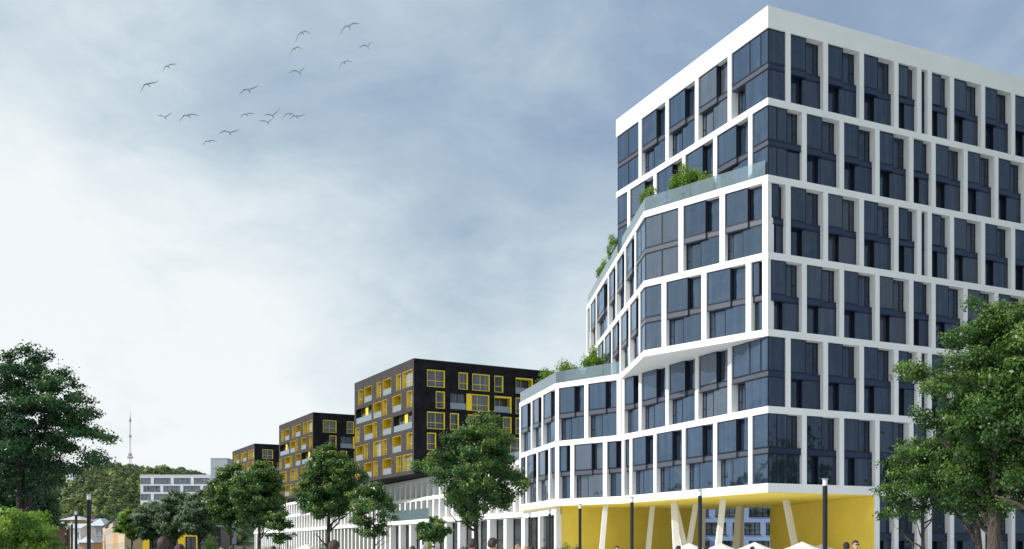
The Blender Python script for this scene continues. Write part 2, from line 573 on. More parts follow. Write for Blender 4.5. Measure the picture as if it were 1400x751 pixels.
el = ramp.color_ramp.elements
el[0].position = 0.0
el[0].color = (*srgb(130, 150, 178), 1)
el[1].position = 1.0
el[1].color = (*srgb(245, 249, 250), 1)
for p, c in ((0.25, (150, 171, 197)), (0.5, (181, 200, 214)), (0.75, (218, 230, 236))):
    e = el.new(p)
    e.color = (*srgb(*c), 1)
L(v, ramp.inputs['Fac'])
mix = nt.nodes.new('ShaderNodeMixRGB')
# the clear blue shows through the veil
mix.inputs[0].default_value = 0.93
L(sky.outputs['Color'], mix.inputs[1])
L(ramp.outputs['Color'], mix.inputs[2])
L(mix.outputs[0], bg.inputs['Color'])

scene.view_settings.view_transform = 'Standard'
scene.view_settings.look = 'None'
scene.view_settings.exposure = 0
scene.render.engine = 'CYCLES'
scene.cycles.use_denoising = True
scene.cycles.max_bounces = 7
scene.cycles.transparent_max_bounces = 12
scene.cycles.diffuse_bounces = 3
scene.cycles.glossy_bounces = 3
scene.cycles.sample_clamp_indirect = 6

# ------------------------------------------------------------------ ground
GZ = -0.6      # level of the square in front of the buildings, a shallow ramp below the viewer
g = MB()
ys = [(-200, 0), (34, 0), (46, GZ), (2500, GZ)]
for (a, za), (b, zb) in zip(ys[:-1], ys[1:]):
    g.quad((-1800, a, za - 0.03), (1800, a, za - 0.03), (1800, b, zb - 0.03), (-1800, b, zb - 0.03))
tag(g.build('ground', M['grass']), kind='structure')
p = MB()
for (a, za), (b, zb) in zip(ys[:-2], ys[1:-1]):
    p.quad((-28, a, za + .0), (60, a, za + .0), (60, b, zb + .0), (-28, b, zb + .0))
p.quad((-28, 46, GZ), (60, 46, GZ), (60, 240, GZ), (-28, 240, GZ))
p.quad((-120, 240, GZ), (60, 240, GZ), (60, 420, GZ), (-120, 420, GZ))
tag(p.build('square_paving', M['paving']), kind='structure')
rd = MB()
rd.quad((-60, 120, GZ + .004), (-48, 120, GZ + .004), (-116, 300, GZ + .004), (-130, 300, GZ + .004))
tag(rd.build('road', M['asphalt']), kind='structure')
kb = MB()
kb.prism([(-47.8, 120), (-47.4, 120), (-115.3, 300), (-115.8, 300)], GZ, GZ + 0.12)
tag(kb.build('kerb', M['kerb']), kind='structure')
ln = MB()
for i in range(18):
    t0, t1 = i / 18, (i + 0.5) / 18
    x0, x1 = -54 - 69 * t0, -54 - 69 * t1
    y0, y1 = 120 + 180 * t0, 120 + 180 * t1
    ln.quad((x0 - .07, y0, GZ + .009), (x0 + .07, y0, GZ + .009), (x1 + .07, y1, GZ + .009), (x1 - .07, y1, GZ + .009))
tag(ln.build('road_marking', M['line']), kind='structure')

# ------------------------------------------------------------------ facade window unit
DL = Vector((-0.4186, 0.9082))
DR = Vector((0.9082, 0.4186))
UNIT = {}


def unit_cells(w_, h, style, side='r'):
    """cells: x0,x1,z0,z1,depth,kind   frontal view: x to the right, y inward"""
    zs0, zs1 = h * 0.425, h * 0.52
    if style == 'full' and w_ < 1.0:
        style = 'slim'
    if style == 'full' and w_ < 2.2:
        style = 'slim2'
    c = []
    if style == 'full':
        a, b = w_ * (0.50 if side == 'r' else 0.60), w_ * 0.43
        rc = 0.66 if side == 'r' else 0.56
        c += [(0.03, a, zs1, h, 0.14, 'pane'), (a, w_, zs1, h, rc, 'sash_r' if side == 'r' else 'pane'),
              (0.03, a, zs0 - .05, zs1, 0.11, 'span'), (a, w_, zs0, zs1, 0.38 if side == 'r' else 0.28, 'span'),
              (0, b, 0, zs0, 0.72 if side == 'r' else 0.5, 'sash_l'), (b, w_, 0, zs0, 0.40 if side == 'r' else 0.3, 'pane')]
    elif style == 'slim2':
        a = w_ * 0.62
        c += [(0, a, zs1, h, 0.22, 'pane'), (a, w_, zs1, h, 0.6, 'pane'), (0, w_, zs0, zs1, 0.3, 'span'),
              (0, w_ * .45, 0, zs0, 0.66, 'pane'), (w_ * .45, w_, 0, zs0, 0.36, 'pane')]
    elif style == 'slim':
        c += [(0, w_, zs1, h, 0.4, 'pane'), (0, w_, zs0, zs1, 0.36, 'span'), (0, w_, 0, zs0, 0.4, 'pane')]
    elif style == 'flush':      # plain glazing level with the front, wraps round corners
        n = max(1, round(w_ / 1.7))
        for i in range(n):
            x0, x1 = w_ * i / n, w_ * (i + 1) / n
            c += [(x0, x1, zs1, h, 0.14, 'pane'), (x0, x1, 0, zs0, 0.14, 'pane')]
        c += [(0, w_, zs0, zs1, 0.12, 'span')]
    elif style == 'cornerL':    # left face beside the corner: flush, recessed low on its far side
        a = w_ * 0.36
        xs = [0, w_ * .5, w_ * .8, w_]
        for i in range(3):
            c.append((xs[i], xs[i + 1], zs1, h, 0.14, 'pane'))
        c += [(0, w_, zs0, zs1, 0.12, 'span'), (0, a, 0, zs0, 0.74, 'sash_l'), (a, w_, 0, zs0, 0.14, 'pane')]
    elif style == 'cornerR':    # right face beside the corner: flush, recessed high on its far side
        a = w_ * 0.58
        xs = [0, w_ * .26, a]
        for i in range(2):
            c.append((xs[i], xs[i + 1], zs1, h, 0.14, 'pane'))
            c.append((xs[i], xs[i + 1], 0, zs0, 0.14, 'pane'))
        c += [(a, w_, zs1, h, 0.62, 'sash_r'), (0, w_, zs0, zs1, 0.12, 'span'), (a, w_, 0, zs0, 0.3, 'pane')]
    return c


def make_unit(w_, h, style, side):
    key = (round(w_, 2), round(h, 2), style, side)
    if key in UNIT:
        return UNIT[key]
    fm, gm = MB(), MB()
    ft = 0.055
    for (x0, x1, z0, z1, d, kind) in unit_cells(w_, h, style, side):
        e = 0.004
        back = 0.95
        if kind == 'span':
            fm.box(x0 + e, x1 - e, d, back, z0 + e, z1 - e, 1)
            fm.box(x0 + e, x1 - e, d - .03, d, z1 - .07, z1 - e, 0)
            fm.box(x0 + e, x1 - e, d - .03, d, z0 + e, z0 + .07, 0)
            continue
        fm.box(x0 + e, x1 - e, d + .03, back, z0 + e, z1 - e, 0)
        bars = [(x0 + e, x0 + ft, z0 + e, z1 - e), (x1 - ft, x1 - e, z0 + e, z1 - e), (x0 + ft, x1 - ft, z0 + e, z0 + ft), (x0 + ft, x1 - ft, z1 - ft, z1 - e)]
        if kind == 'sash_r' and x1 - x0 > 0.9:
            s0 = x1 - 0.5
            bars += [(s0 - .06, s0, z0 + ft, z1 - ft), (s0, x1 - ft, z0 + (z1 - z0) * .38 - .05, z0 + (z1 - z0) * .38 + .03),
                     (s0, s0 + .07, z0 + ft, z1 - ft), (x1 - .12, x1 - ft, z0 + ft, z1 - ft)]
        if kind == 'sash_l' and x1 - x0 > 0.9:
            s0 = x0 + 0.5
            bars += [(s0, s0 + .06, z0 + ft, z1 - ft), (x0 + ft, s0, z0 + (z1 - z0) * .38 - .05, z0 + (z1 - z0) * .38 + .03),
                     (s0 - .07, s0, z0 + ft, z1 - ft), (x0 + ft, x0 + .12, z0 + ft, z1 - ft)]
        for (a, b, c_, d_) in bars:
            fm.box(a, b, d - .025, d + .028, c_, d_, 0)
        gm.box(x0 + e, x1 - e, d, d + .012, z0 + e, z1 - e)
    res = []
    for nm, mb_, ms in (('window', fm, [M['frame'], M['spandrel_' + side]]), ('pane', gm, [M['glass_' + side]])):
        me = bpy.data.meshes.new(nm)
        me.from_pydata(mb_.v, [], mb_.f)
        for m_ in ms:
            me.materials.append(m_)
        if len(ms) > 1:
            me.polygons.foreach_set('material_index', mb_.m)
        me.update()
        res.append(me)
    UNIT[key] = res
    return res


# ------------------------------------------------------------------ the white corner building
PITCH = 6.174
Z0T = 6.77                     # top of the lowest floor band
BAND = 0.56


def ztop(k):
    return Z0T + PITCH * k


C0 = Vector((20.48, 80.0))
KK = Vector((11.72, 88.8))
EE = Vector((9.24, 123.8))
P1 = Vector((10.94, 100.7))
P2 = Vector((4.6, 106.8))
P3 = Vector((0.89, 121.3))
RE = C0 + DR * 37.0
WB = empty('corner_building', (C0.x, C0.y, GZ), 'tall white gridded corner building with blue glass and a yellow arcade below', 'building')
WO = Vector((C0.x, C0.y, GZ))


def wpart(name, mb_, m_, smooth=False, parent=None):
    """mb in world coordinates -> part of the corner building"""
    mb_.v = [(x - WO.x, y - WO.y, z - WO.z) for x, y, z in mb_.v]
    return mb_.build(name, m_, parent or WB, smooth=smooth)


back = [Vector((46.9, 118.2)) - DR * 3, Vector((28.0, 108.5)), Vector((22.1, 117.7))]
low_poly = [C0, P1, P2, P3, Vector((5.0, 131.0)), Vector((22.1, 136.0)), back[2], back[1], C0 + DL * 23.7 + DR * 37, RE]
l2_poly = [C0, KK, P1, P2, P3, Vector((5.0, 131.0)), Vector((22.1, 136.0)), back[2], back[1], C0 + DL * 23.7 + DR * 37, RE]
mid_poly = [C0, KK, EE, Vector((22.1, 128.0)), back[2], back[1], C0 + DL * 23.7 + DR * 37, RE]
top_poly = [C0, C0 + DL * 23.7, C0 + DL * 23.7 + DR * 37, RE]


def inset(poly, d):
    """move every edge of the polygon inward by d"""
    a = sum(poly[i].x * poly[(i + 1) % len(poly)].y - poly[(i + 1) % len(poly)].x * poly[i].y for i in range(len(poly)))
    sgn = 1 if a > 0 else -1
    out = []
    n = len(poly)
    for i in range(n):
        p0, p1, p2 = poly[i - 1], poly[i], poly[(i + 1) % n]
        e1, e2 = (p1 - p0).normalized(), (p2 - p1).normalized()
        n1 = Vector((-e1.y, e1.x)) * sgn
        n2 = Vector((-e2.y, e2.x)) * sgn
        k = 1 + n1.dot(n2)
        out.append(p1 + (n1 + n2) * (d / max(k, 0.3)))
    return out


def pl(poly):
    return [(q.x, q.y) for q in poly]


for k in range(7):
    s_ = MB()
    poly = (low_poly, low_poly, l2_poly, mid_poly, mid_poly, top_poly, top_poly)[k]
    if k == 0:
        s_.prism(pl(low_poly), 6.04, ztop(0))
    elif k == 6:
        continue
    else:
        s_.prism(pl(poly), ztop(k) - BAND, ztop(k))
    wpart('floor_band', s_, M['white'])
# row order: 0,1 low; 2,3 protruding; 4,5 upper volume
s_ = MB()
TOPZ = 45.0
ri = inset(top_poly, 0.5)
n = len(top_poly)
for i in range(n):
    j = (i + 1) % n
    s_.prism([top_poly[i], top_poly[j], ri[j], ri[i]], ztop(6) - BAND, TOPZ)
s_.prism(pl(inset(top_poly, 0.5)), ztop(6) - BAND + .002, TOPZ - 0.6)
wpart('roof', s_, M['white'])
# solid core behind the glass
core = MB()
core.prism(pl(inset(low_poly, 0.96)), ztop(0) + .003, ztop(2) - BAND - .003)
core.prism(pl(inset(mid_poly, 0.96)), ztop(2) + .003, ztop(4) - BAND - .003)
core.prism(pl(inset(top_poly, 0.96)), ztop(4) + .003, ztop(6) - BAND - .003)
wpart('wall', core, M['frame'])

win_list = []          # (x, y, z, rz, w, h, style, side, big)
pil_list = []


def place_unit(origin, ud, w_, z, h, style, side):
    win_list.append((origin.x, origin.y, z, math.atan2(ud.y, ud.x), w_, h, style, side))


PW, PD = 0.50, 0.94


def pilaster(P, d, s0, s1, z0, z1, inward, beyond=False):
    a = P + d * s0
    b = P + d * s1
    pil_list.append(([a, b, b + inward * PD, a + inward * PD], z0, z1, beyond))


def right_row(k, edges, first, corner, style0, z0=None, z1=None):
    """edges: right edges of pilasters on the right face"""
    z0 = ztop(k) if z0 is None else z0
    z1 = ztop(k + 1) - BAND if z1 is None else z1
    inn = Vector((-DR.y, DR.x))
    prev = first
    for i, e in enumerate(edges):
        pilaster(C0, DR, e - PW, e, z0, z1, inn, e > 29)
        w_ = e - PW - prev
        if w_ > 0.3:
            st = style0 if i == 0 else 'full'
            place_unit(C0 + DR * prev, DR, w_, z0, z1 - z0, st, 'r')
        prev = e
    # last bay to the end of the face
    place_unit(C0 + DR * prev, DR, 37.0 - prev - 0.05, z0, z1 - z0, 'full', 'r')


EA = [2.30, 6.20, 10.10, 14.0, 16.67, 17.91, 20.6, 24.48, 28.36, 32.24, 36.1]
EB = [3.96, 7.92, 11.85, 15.74, 18.37, 22.28, 26.18, 30.06, 33.95]
SH = 0.14
right_row(5, EA, SH, True, 'flush')
right_row(4, EB, SH, True, 'cornerR')
right_row(1, EA, SH, True, 'flush')
right_row(0, EB, SH, True, 'cornerR')
inR = Vector((-DR.y, DR.x))
# the projecting rows have a solid corner
for k, E_ in ((3, EA), (2, EB)):
    right_row(k, E_, 0.42, False, 'full')
# ground floor right of the arcade
prev = 11.85
for e in [14.0, 16.67, 17.91, 20.6, 24.48, 28.36, 32.24, 36.1]:
    pilaster(C0, DR, e - PW, e, GZ, 6.04, inR, e > 29)
    place_unit(C0 + DR * prev, DR, e - PW - prev, GZ, 6.04 - GZ, 'full', 'r')
    prev = e
pil_list.append(([C0 + DR * 11.3, C0 + DR * 11.85, C0 + DR * 11.85 + inR * .9, C0 + DR * 11.84 + inR * .9, C0 + DR * 11.84 + inR * .06, C0 + DR * 11.3 + inR * .06], GZ, 6.0, False))


def left_row(k, P, d, near, far, start, end, style_first='full', style_last='full', z0=None, z1=None):
    """pilasters as (near edge list, width) seen from the corner going away"""
    z0 = ztop(k) if z0 is None else z0
    z1 = ztop(k + 1) - BAND if z1 is None else z1
    inn = Vector((d.y, -d.x))
    prev = start
    items = near
    for i, s0 in enumerate(items):
        pilaster(P, d, s0, s0 + PW, z0, z1, inn)
        if s0 - prev > 0.35:
            place_unit(P + d * s0, -d, s0 - prev, z0, z1 - z0, style_first if i == 0 else 'full', 'l')
        prev = s0 + PW
    if end - prev > 0.35:
        place_unit(P + d * end, -d, end - prev, z0, z1 - z0, style_last, 'l')


# upper rows
left_row(5, C0, DL, [4.75, 9.5, 14.2, 18.9], None, SH, 23.7 - SH, 'cornerL', 'flush')
left_row(4, C0, DL, [2.0, 6.8, 11.5, 16.25, 21.0], None, SH, 23.7 - SH, 'flush', 'flush')
# low rows
left_row(1, C0, DL, [4.75, 9.5, 14.2, 18.9, 22.1], None, SH, 22.6, 'cornerL')
left_row(0, C0, DL, [2.0, 6.8, 11.5, 16.25, 20.6, 22.1], None, SH, 22.6, 'flush')
d12 = (P2 - P1).normalized()
d23 = (P3 - P2).normalized()
left_row(1, P1, d12, [0.0, 4.25, 8.30], None, -1, 8.79)
left_row(0, P1, d12, [1.78, 6.15, 8.30], None, 0.0, 8.79)
left_row(1, P2, d23, [4.7, 9.2, 14.4], None, 0.05, 14.9)
left_row(0, P2, d23, [2.0, 6.8, 11.6, 14.4], None, 0.05, 14.9)
# projecting rows
dck = (KK - C0).normalized()
dke = (EE - KK).normalized()
lck, lke = (KK - C0).length, (EE - KK).length
turn = math.acos(max(-1, min(1, dck.dot(dke))))
sh = 0.14 * math.tan(turn / 2)
left_row(3, C0, dck, [0.02, 4.05, 8.2], None, 0, lck - sh, 'full', 'flush')
left_row(2, C0, dck, [0.02, 1.55, 5.85, 10.0], None, 0, lck - sh, 'full', 'flush')
left_row(3, KK, dke, [3.9, 9.0, 14.0, 18.9, 27.3, 32.0, lke - .52], None, sh, lke, 'flush')
left_row(2, KK, dke, [1.9, 6.8, 11.7, 16.7, 21.6, 26.4, 31.2, lke - .52], None, sh, lke, 'flush')

view = Vector((0, 0))


def seen_size(x, y):
    return (abs(ray(1400, y)) + 3 > x)


# windows as parts; the few outside the picture or too small go into one part
wl = [(1.0 / math.hypot(q[0], q[1]) * q[4], q) for q in win_list]
inside = [q for q in win_list if (q[0] + 2.0 * math.cos(q[3])) / q[1] < 0.515]
outside = [q for q in win_list if q not in inside]
inside.sort(key=lambda q: -q[4] / math.hypot(q[0], q[1]))
outside += inside[98:]
inside = inside[:98]
for (x, y, z, rz, w_, h, st, side) in inside:
    fme, gme = make_unit(w_, h, st, side)
    a = link('window', fme, WB, (x - WO.x, y - WO.y, z - WO.z), rz)
    link('pane', gme, a)


def merged(name, lst, which, kind):
    mb_ = MB()
    mats = []
    for (x, y, z, rz, w_, h, st, side) in lst:
        me = make_unit(w_, h, st, side)[which]
        n0 = len(mb_.v)
        cs, sn = math.cos(rz), math.sin(rz)
        mb_.v += [(x + v_.co.x * cs - v_.co.y * sn, y + v_.co.x * sn + v_.co.y * cs, z + v_.co.z) for v_ in me.vertices]
        base = []
        for m_ in me.materials:
            if m_ not in mats:
                mats.append(m_)
            base.append(mats.index(m_))
        for p_ in me.polygons:
            mb_.f.append(tuple(n0 + i for i in p_.vertices))
            mb_.m.append(base[p_.material_index])
    if mats:
        return mb_, mats
    return None, None


mb_, mats = merged('window', outside, 0, 'stuff')
if mb_:
    ow = wpart('distant_windows', mb_, mats)
    ow['kind'] = 'stuff'
    mb2, mats2 = merged('pane', outside, 1, 'stuff')
    wpart('pane', mb2, mats2, parent=ow)
def pdist(it):
    return math.hypot(it[0][0].x, it[0][0].y)


pil_list.sort(key=lambda it: (it[3], pdist(it)))
for (pts, z0, z1, far_) in pil_list[:99]:
    q = MB()
    q.prism([(a.x, a.y) for a in pts], z0, z1)
    wpart('pilaster', q, M['white'])
q = MB()
for (pts, z0, z1, far_) in pil_list[99:]:
    q.prism([(a.x, a.y) for a in pts], z0, z1)
if q.v:
    wpart('far_pilasters', q, M['white'])['kind'] = 'stuff'

# end walls of the volumes, turned away from the viewer
q = MB()
for (a, b, z0, z1) in ((P3, Vector((5.0, 131.0)), ztop(0), ztop(2) - BAND), (EE, Vector((22.1, 128.0)), ztop(2), ztop(4) - BAND),
                       (C0 + DL * 23.7, C0 + DL * 23.7 + DR * 37, ztop(4), ztop(6) - BAND),
                       (back[2], back[1], ztop(0), ztop(4) - BAND), (back[1], C0 + DL * 23.7 + DR * 37, ztop(0), ztop(4) - BAND)):
    d = (b - a).normalized()
    inn = Vector((d.y, -d.x))
    q.prism([a + d * .55, b - d * .3, b - d * .3 + inn * .3, a + d * .55 + inn * .3], z0 + .003, z1 - .003)
wpart('rear_wall', q, M['white2'])

# yellow soffit of the arcade, a thin board under the lowest band
q = MB()
q.prism(pl(inset(low_poly, 0.03)), 6.00, 6.037)
wpart('soffit', q, M['yellow'])
# yellow walls of the passage
YA, YB = Vector((5.35, 108.1)), Vector((22.1, 117.4))
YC, YD = C0 + DR * 11.31 + inR * .065, Vector((28.0, 108.5))
q = MB()
q.prism([YA, YB, YB + Vector((-0.3, 0.5)), YA + Vector((-.3, 0.5))], GZ, 6.0)
wpart('passage_wall', q, M['yellow'])
q = MB()
q.prism([YC, YD, YD + Vector((0.5, 0)), YC + DR * .5], GZ, 5.995)
wpart('passage_wall', q, M['yellow'])
# slanted concrete columns: top point, bottom point (x, y)
def slant(tx, ty, bx, by, rt=0.20, rb=0.26):
    q = MB()
    hx, hy = bx, by
    # square section leaning post
    pts_t = [(tx - rt, ty - rt), (tx + rt, ty - rt), (tx + rt, ty + rt), (tx - rt, ty + rt)]
    pts_b = [(hx - rb, hy - rb), (hx + rb, hy - rb), (hx + rb, hy + rb), (hx - rb, hy + rb)]
    n0 = len(q.v)
    q.v += [(x, y, GZ) for x, y in pts_b] + [(x, y, 5.995) for x, y in pts_t]
    for f in ((0, 3, 2, 1), (4, 5, 6, 7), (0, 1, 5, 4), (1, 2, 6, 5), (2, 3, 7, 6), (3, 0, 4, 7)):
        q.f.append(f)
        q.m.append(0)
    wpart('slanted_column', q, M['white2'])


def sl(pt, pb, Y, wt=0.24, wb=0.26):
    # picture columns of the top (at the soffit) and where it meets eye level, turned into a post on the ground
    xt, xe = ray(pt, Y), ray(pb, Y)
    xg = xe + (xe - xt) * (2.25 / 4.35)
    slant(xt, Y, xg, Y, wt, wb)


sl(828, 823, 103.2)
sl(892, 886.5, 106)
sl(921, 925, 96.5, .26, .34)
sl(922.6, 935.5, 96.5 + .7, .22, .3)
sl(951.5, 941.5, 100.9)
sl(962.5, 961.5, 112.2, .16, .18)
sl(988.5, 982, 91.3, .24, .26)
sl(1010, 1006, 106.5, .24, .34)
sl(1015, 1013, 107.6, .18, .24)
sl(1074.5, 1087, 93.4, .26, .28)

# glazed ground floor under the low wing
q = MB()
GA, GB = Vector((4.75, 107.7)), P3 + Vector((0.45, 0.25))
dg = (GB - GA).normalized()
ing = Vector((dg.y, -dg.x))
# beam
q.prism([GA, GB, GB + ing * .5, GA + ing * .5], 5.15, 5.998)
wpart('beam', q, M['white'])
GLn = (GB - GA).length
for t_ in (0, 6.6, GLn - .75):
    q = MB()
    a = GA + dg * t_
    q.prism([a, a + dg * .75, a + dg * .75 + ing * .62, a + ing * .62], GZ, 5.147)
    wpart('ground_column', q, M['white'])
q = MB()
b = GA + dg * .76 + ing * .45
q.prism([b, GB + ing * .45, GB + ing * .5, b + ing * .05], GZ, 5.147)
sg = wpart('shop_glazing', q, M['glass_shop'])
q = MB()
for i in range(1, 6):
    c = b + dg * (2.2 * i)
    q.prism([c - ing * .08, c + dg * .08 - ing * .08, c + dg * .08 - ing * .003, c - ing * .003], GZ, 5.19)
q.prism([b - ing * .06, GB + ing * .39, GB + ing * .447, b - ing * .003], 2.4, 2.5)
wpart('frame', q, M['black'], parent=sg)


# glass balustrades on the terraces
def rail(pts, z, h=1.25, off=0.12, parent=None):
    q, fr = MB(), MB()
    for a, b in zip(pts[:-1], pts[1:]):
        d = (b - a).normalized()
        inn = Vector((d.y, -d.x))
        Ls = (b - a).length
        n_ = max(1, round(Ls / 2.4))
        for i in range(n_):
            s0, s1 = Ls * i / n_ + .02, Ls * (i + 1) / n_ - .02
            p0, p1 = a + d * s0 + inn * off, a + d * s1 + inn * off
            q.prism([p0, p1, p1 + inn * .02, p0 + inn * .02], z + .02, z + h)
        p0, p1 = a + inn * (off + .05), b + inn * (off + .05)
        fr.prism([p0, p1, p1 + inn * .05, p0 + inn * .05], z, z + 0.10)
    o = wpart('balustrade', q, M['rail'], parent=parent)
    wpart('clamp_rail', fr, M['steel'], parent=o)


rail([C0 + dck * .3, KK, EE], ztop(4))
rail([P1 + d12 * .2, P2, P3], ztop(2))

# ------------------------------------------------------------------ dark blocks with yellow windows
DB = Vector((-0.476, 0.8795))
DBR = Vector((0.8795, 0.476))
BX, BY = -16.2, 165.0
LW, RW = 29.0, 44.0


def s_left(zx):
    px = 480 + zx / 3.755
    t = (px - 700) / FOC
    return (t * BY - BX) / (DB.x - t * DB.y)


def s_right(zx):
    px = 560 + zx / 3.755
    t = (px - 700) / FOC
    return (t * BY - BX) / (DBR.x - t * DBR.y)


BTOP, BBOT = 32.7, 13.75
left_rows = [
    [('W', 265, 315), ('N', 232, 255), ('B', 163, 205), ('N', 132, 152), ('B', 68, 105), ('N', 38, 58)],
    [('N', 286, 313), ('B', 213, 256), ('N', 162, 183), ('B', 115, 155), ('D', 25, 105)],
    [('D', 217, 313), ('B', 163, 205), ('N', 113, 132), ('B', 68, 110), ('N', 22, 42)],
    [('N', 286, 313), ('B', 213, 256), ('N', 162, 183), ('W', 115, 155), ('N', 66, 85), ('B', 25, 60)],
    [('W', 265, 313), ('N', 232, 255), ('B', 163, 205), ('N', 115, 135), ('B', 68, 105), ('N', 22, 42)]]
right_rows = [
    [('W', 90, 180), ('N', 252, 298), ('W', 322, 410), ('N', 436, 480), ('B', 545, 632)],
    [('N', 135, 180), ('G', 208, 290), ('Y', 292, 408), ('B', 436, 522), ('N', 545, 590)],
    [('W', 90, 180), ('N', 208, 252), ('W', 300, 380), ('N', 480, 522), ('W', 545, 630)],
    [('N', 90, 135), ('W', 208, 290), ('N', 330, 370), ('Y', 455, 590)],
    [('W', 90, 180), ('N', 252, 298), ('B', 322, 410), ('N', 436, 480), ('W', 545, 630)]]


def block_window(parent, mbf, x0, x1, z0, z1, kind, rz, origin, left):
    """openings in a facade in local x (frontal right), y inward"""
    f, gl = MB(), MB()
    w_ = x1 - x0
    d = 0.62 if left else 0.45
    e = 0.005
    if kind == 'B':
        d = 1.5
    if kind == 'D':
        d = 1.2
    jm = 0 if kind in 'BNWY' else 2    # yellow or dark reveals
    # reveals
    t = 0.04
    f.box(x0, x0 + t, 0.0, d, z0, z1, jm)
    f.box(x1 - t, x1, 0.0, d, z0, z1, jm)
    f.box(x0 + t, x1 - t, 0.0, d, z1 - t, z1, jm)
    f.box(x0 + t, x1 - t, 0.0, d, z0, z0 + t, 2)
    # a yellow lining standing a little proud, as in the photo
    if kind in 'NWY' and not left:
        b = 0.12
        for (a0, a1, c0, c1) in ((x0 - .02, x0 + .05, z0 - .02, z1 + .02), (x1 - b, x1 + .02, z0 - .02, z1 + .02), (x0 + .05, x1 - b, z1 - .07, z1 + .02), (x0 + .05, x1 - b, z0 - .02, z0 + .05)):
            f.box(a0, a1, -0.03, 0.12, c0, c1, 1)
    if kind == 'B' and not left:
        for (a0, a1, c0, c1) in ((x1 - .2, x1 + .02, z0 - .02, z1 + .02), (x0, x1 - .2, z1 - .22, z1 + .02)):
            f.box(a0, a1, -0.03, 0.3, c0, c1, 1)
    # back: glazing with yellow or dark bars
    ix0, ix1, iz0, iz1 = x0 + t + e, x1 - t - e, z0 + t + e, z1 - t - e
    if kind == 'Y':
        c = x0 + w_ * 0.24 if not left else x0 + w_ * 0.5
        f.box(ix0, c, 0.02, 0.1, iz0, iz1, 0)
    if kind == 'D':
        c = x0 + w_ * (0.55 if left else 0.4)
        f.box(c, c + w_ * 0.16, 0.25, 0.35, iz0, iz1, 1)
    gl.box(ix0, ix1, d - .1, d - .08, iz0, iz1)
    f.box(ix0, ix1, d - .06, d, iz0, iz1, 2)
    bm = 1 if kind != 'G' else 2
    bw = 0.07
    nx = 1 if w_ < 1.9 else (2 if w_ < 4.5 else 4)
    for i in range(nx + 1):
        xx = ix0 + (ix1 - ix0 - bw) * i / nx
        f.box(xx, xx + bw, d - .17, d - .11, iz0, iz1, bm)
    zc = iz0 + (iz1 - iz0) * 0.36
    f.box(ix0 + .01, ix1 - .01, d - .165, d - .105, zc, zc + bw, bm)
    f.box(ix0 + .01, ix1 - .01, d - .165, d - .105, iz0, iz0 + bw, bm)
    f.box(ix0 + .01, ix1 - .01, d - .165, d - .105, iz1 - bw, iz1, bm)
    o = f.build('window' if kind != 'B' else 'loggia', [M['yellow2'], M['ybar'], M['black']], parent, origin, rz)
    gl.build('pane', M['glass_win'] if left else M['glass_dim'], o)
    if kind in 'BGD':
        rl = MB()
        rl.box(ix0, ix1, 0.06, 0.08, iz0, iz0 + (z1 - z0) * 0.38)
        rl.build('balustrade', M['milk'], o)


def dark_block():
    root = empty('apartment_block', (BX, BY, BBOT), 'nearest and tallest-looking black tiled block with yellow window reveals above white podium', 'building', 'black blocks with yellow windows in a row')
    H = BTOP - BBOT
    # left face: frontal x runs from far to near, so x = LW - s
    hsL, hsR, todo = [], [], []
    for r_, row in enumerate(left_rows):
        z1 = 31.15 - 3.5 * r_ - BBOT
        z0 = z1 - 2.8
        for kind, a, b in row:
            sa, sb = s_left(a), s_left(b)       # sa farther
            x0, x1 = LW - min(sa, LW - .5), LW - max(sb, 0.35)
            if x1 - x0 < 0.9:
                x1 = x0 + .9
            hsL.append((x0, x1, z0, z1))
            todo.append((x0, x1, z0, z1, kind, True))
    for r_, row in enumerate(right_rows):
        z1 = 31.15 - 3.5 * r_ - BBOT
        z0 = z1 - 2.8
        row = list(row)
        for kind, a, b in row:
            x0, x1 = s_right(a), s_right(b)
            hsR.append((x0, x1, z0, z1))
            todo.append((x0, x1, z0, z1, kind, False))
        # the part of the facade that runs on behind the corner building
        for kind, x0, x1 in (('N', 27.0, 28.6), ('W', 31.0, 34.2), ('B', 37.0, 40.6)):
            x0 += (r_ % 2) * 1.3
            x1 += (r_ % 2) * 1.3
            hsR.append((x0, x1, z0, z1))
            todo.append((x0, x1, z0, z1, kind, False))
    a = MB()
    a.holes(LW, 0, H, hsL)
    oL = (DB.x * LW, DB.y * LW, 0)
    rzL = math.atan2(-DB.y, -DB.x)
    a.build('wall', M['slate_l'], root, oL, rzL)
    b = MB()
    b.holes(RW, 0, H, hsR)
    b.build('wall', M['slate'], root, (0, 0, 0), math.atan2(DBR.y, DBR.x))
    # the other sides, underside
    c = MB()
    A, B_, C_, D_ = Vector((0, 0)), DB * LW, DB * LW + DBR * RW, DBR * RW
    for p_, q_ in ((B_, C_), (C_, D_)):
        c.quad((p_.x, p_.y, 0), (q_.x, q_.y, 0), (q_.x, q_.y, H), (p_.x, p_.y, H))
    c.quad((A.x, A.y, 0), (B_.x, B_.y, 0), (C_.x, C_.y, 0), (D_.x, D_.y, 0))
    c.build('rear_wall', M['slate'], root)
    ro = MB()
    pts = inset([A, B_, C_, D_], 0.02)
    ro.prism(pts, H - 0.5, H - 0.45)
    pi_ = inset([A, B_, C_, D_], 0.35)
    po = [A, B_, C_, D_]
    for i in range(4):
        j = (i + 1) % 4
        ro.prism([po[i], po[j], pi_[j], pi_[i]], H, H + 0.12)
    ro.build('roof', M['black'], root)
    for (x0, x1, z0, z1, kind, left) in todo:
        if left:
            block_window(root, None, x0, x1, z0, z1, kind, rzL, oL, True)
        else:
            block_window(root, None, x0, x1, z0, z1, kind, math.atan2(DBR.y, DBR.x), (0, 0, 0), False)
    return root


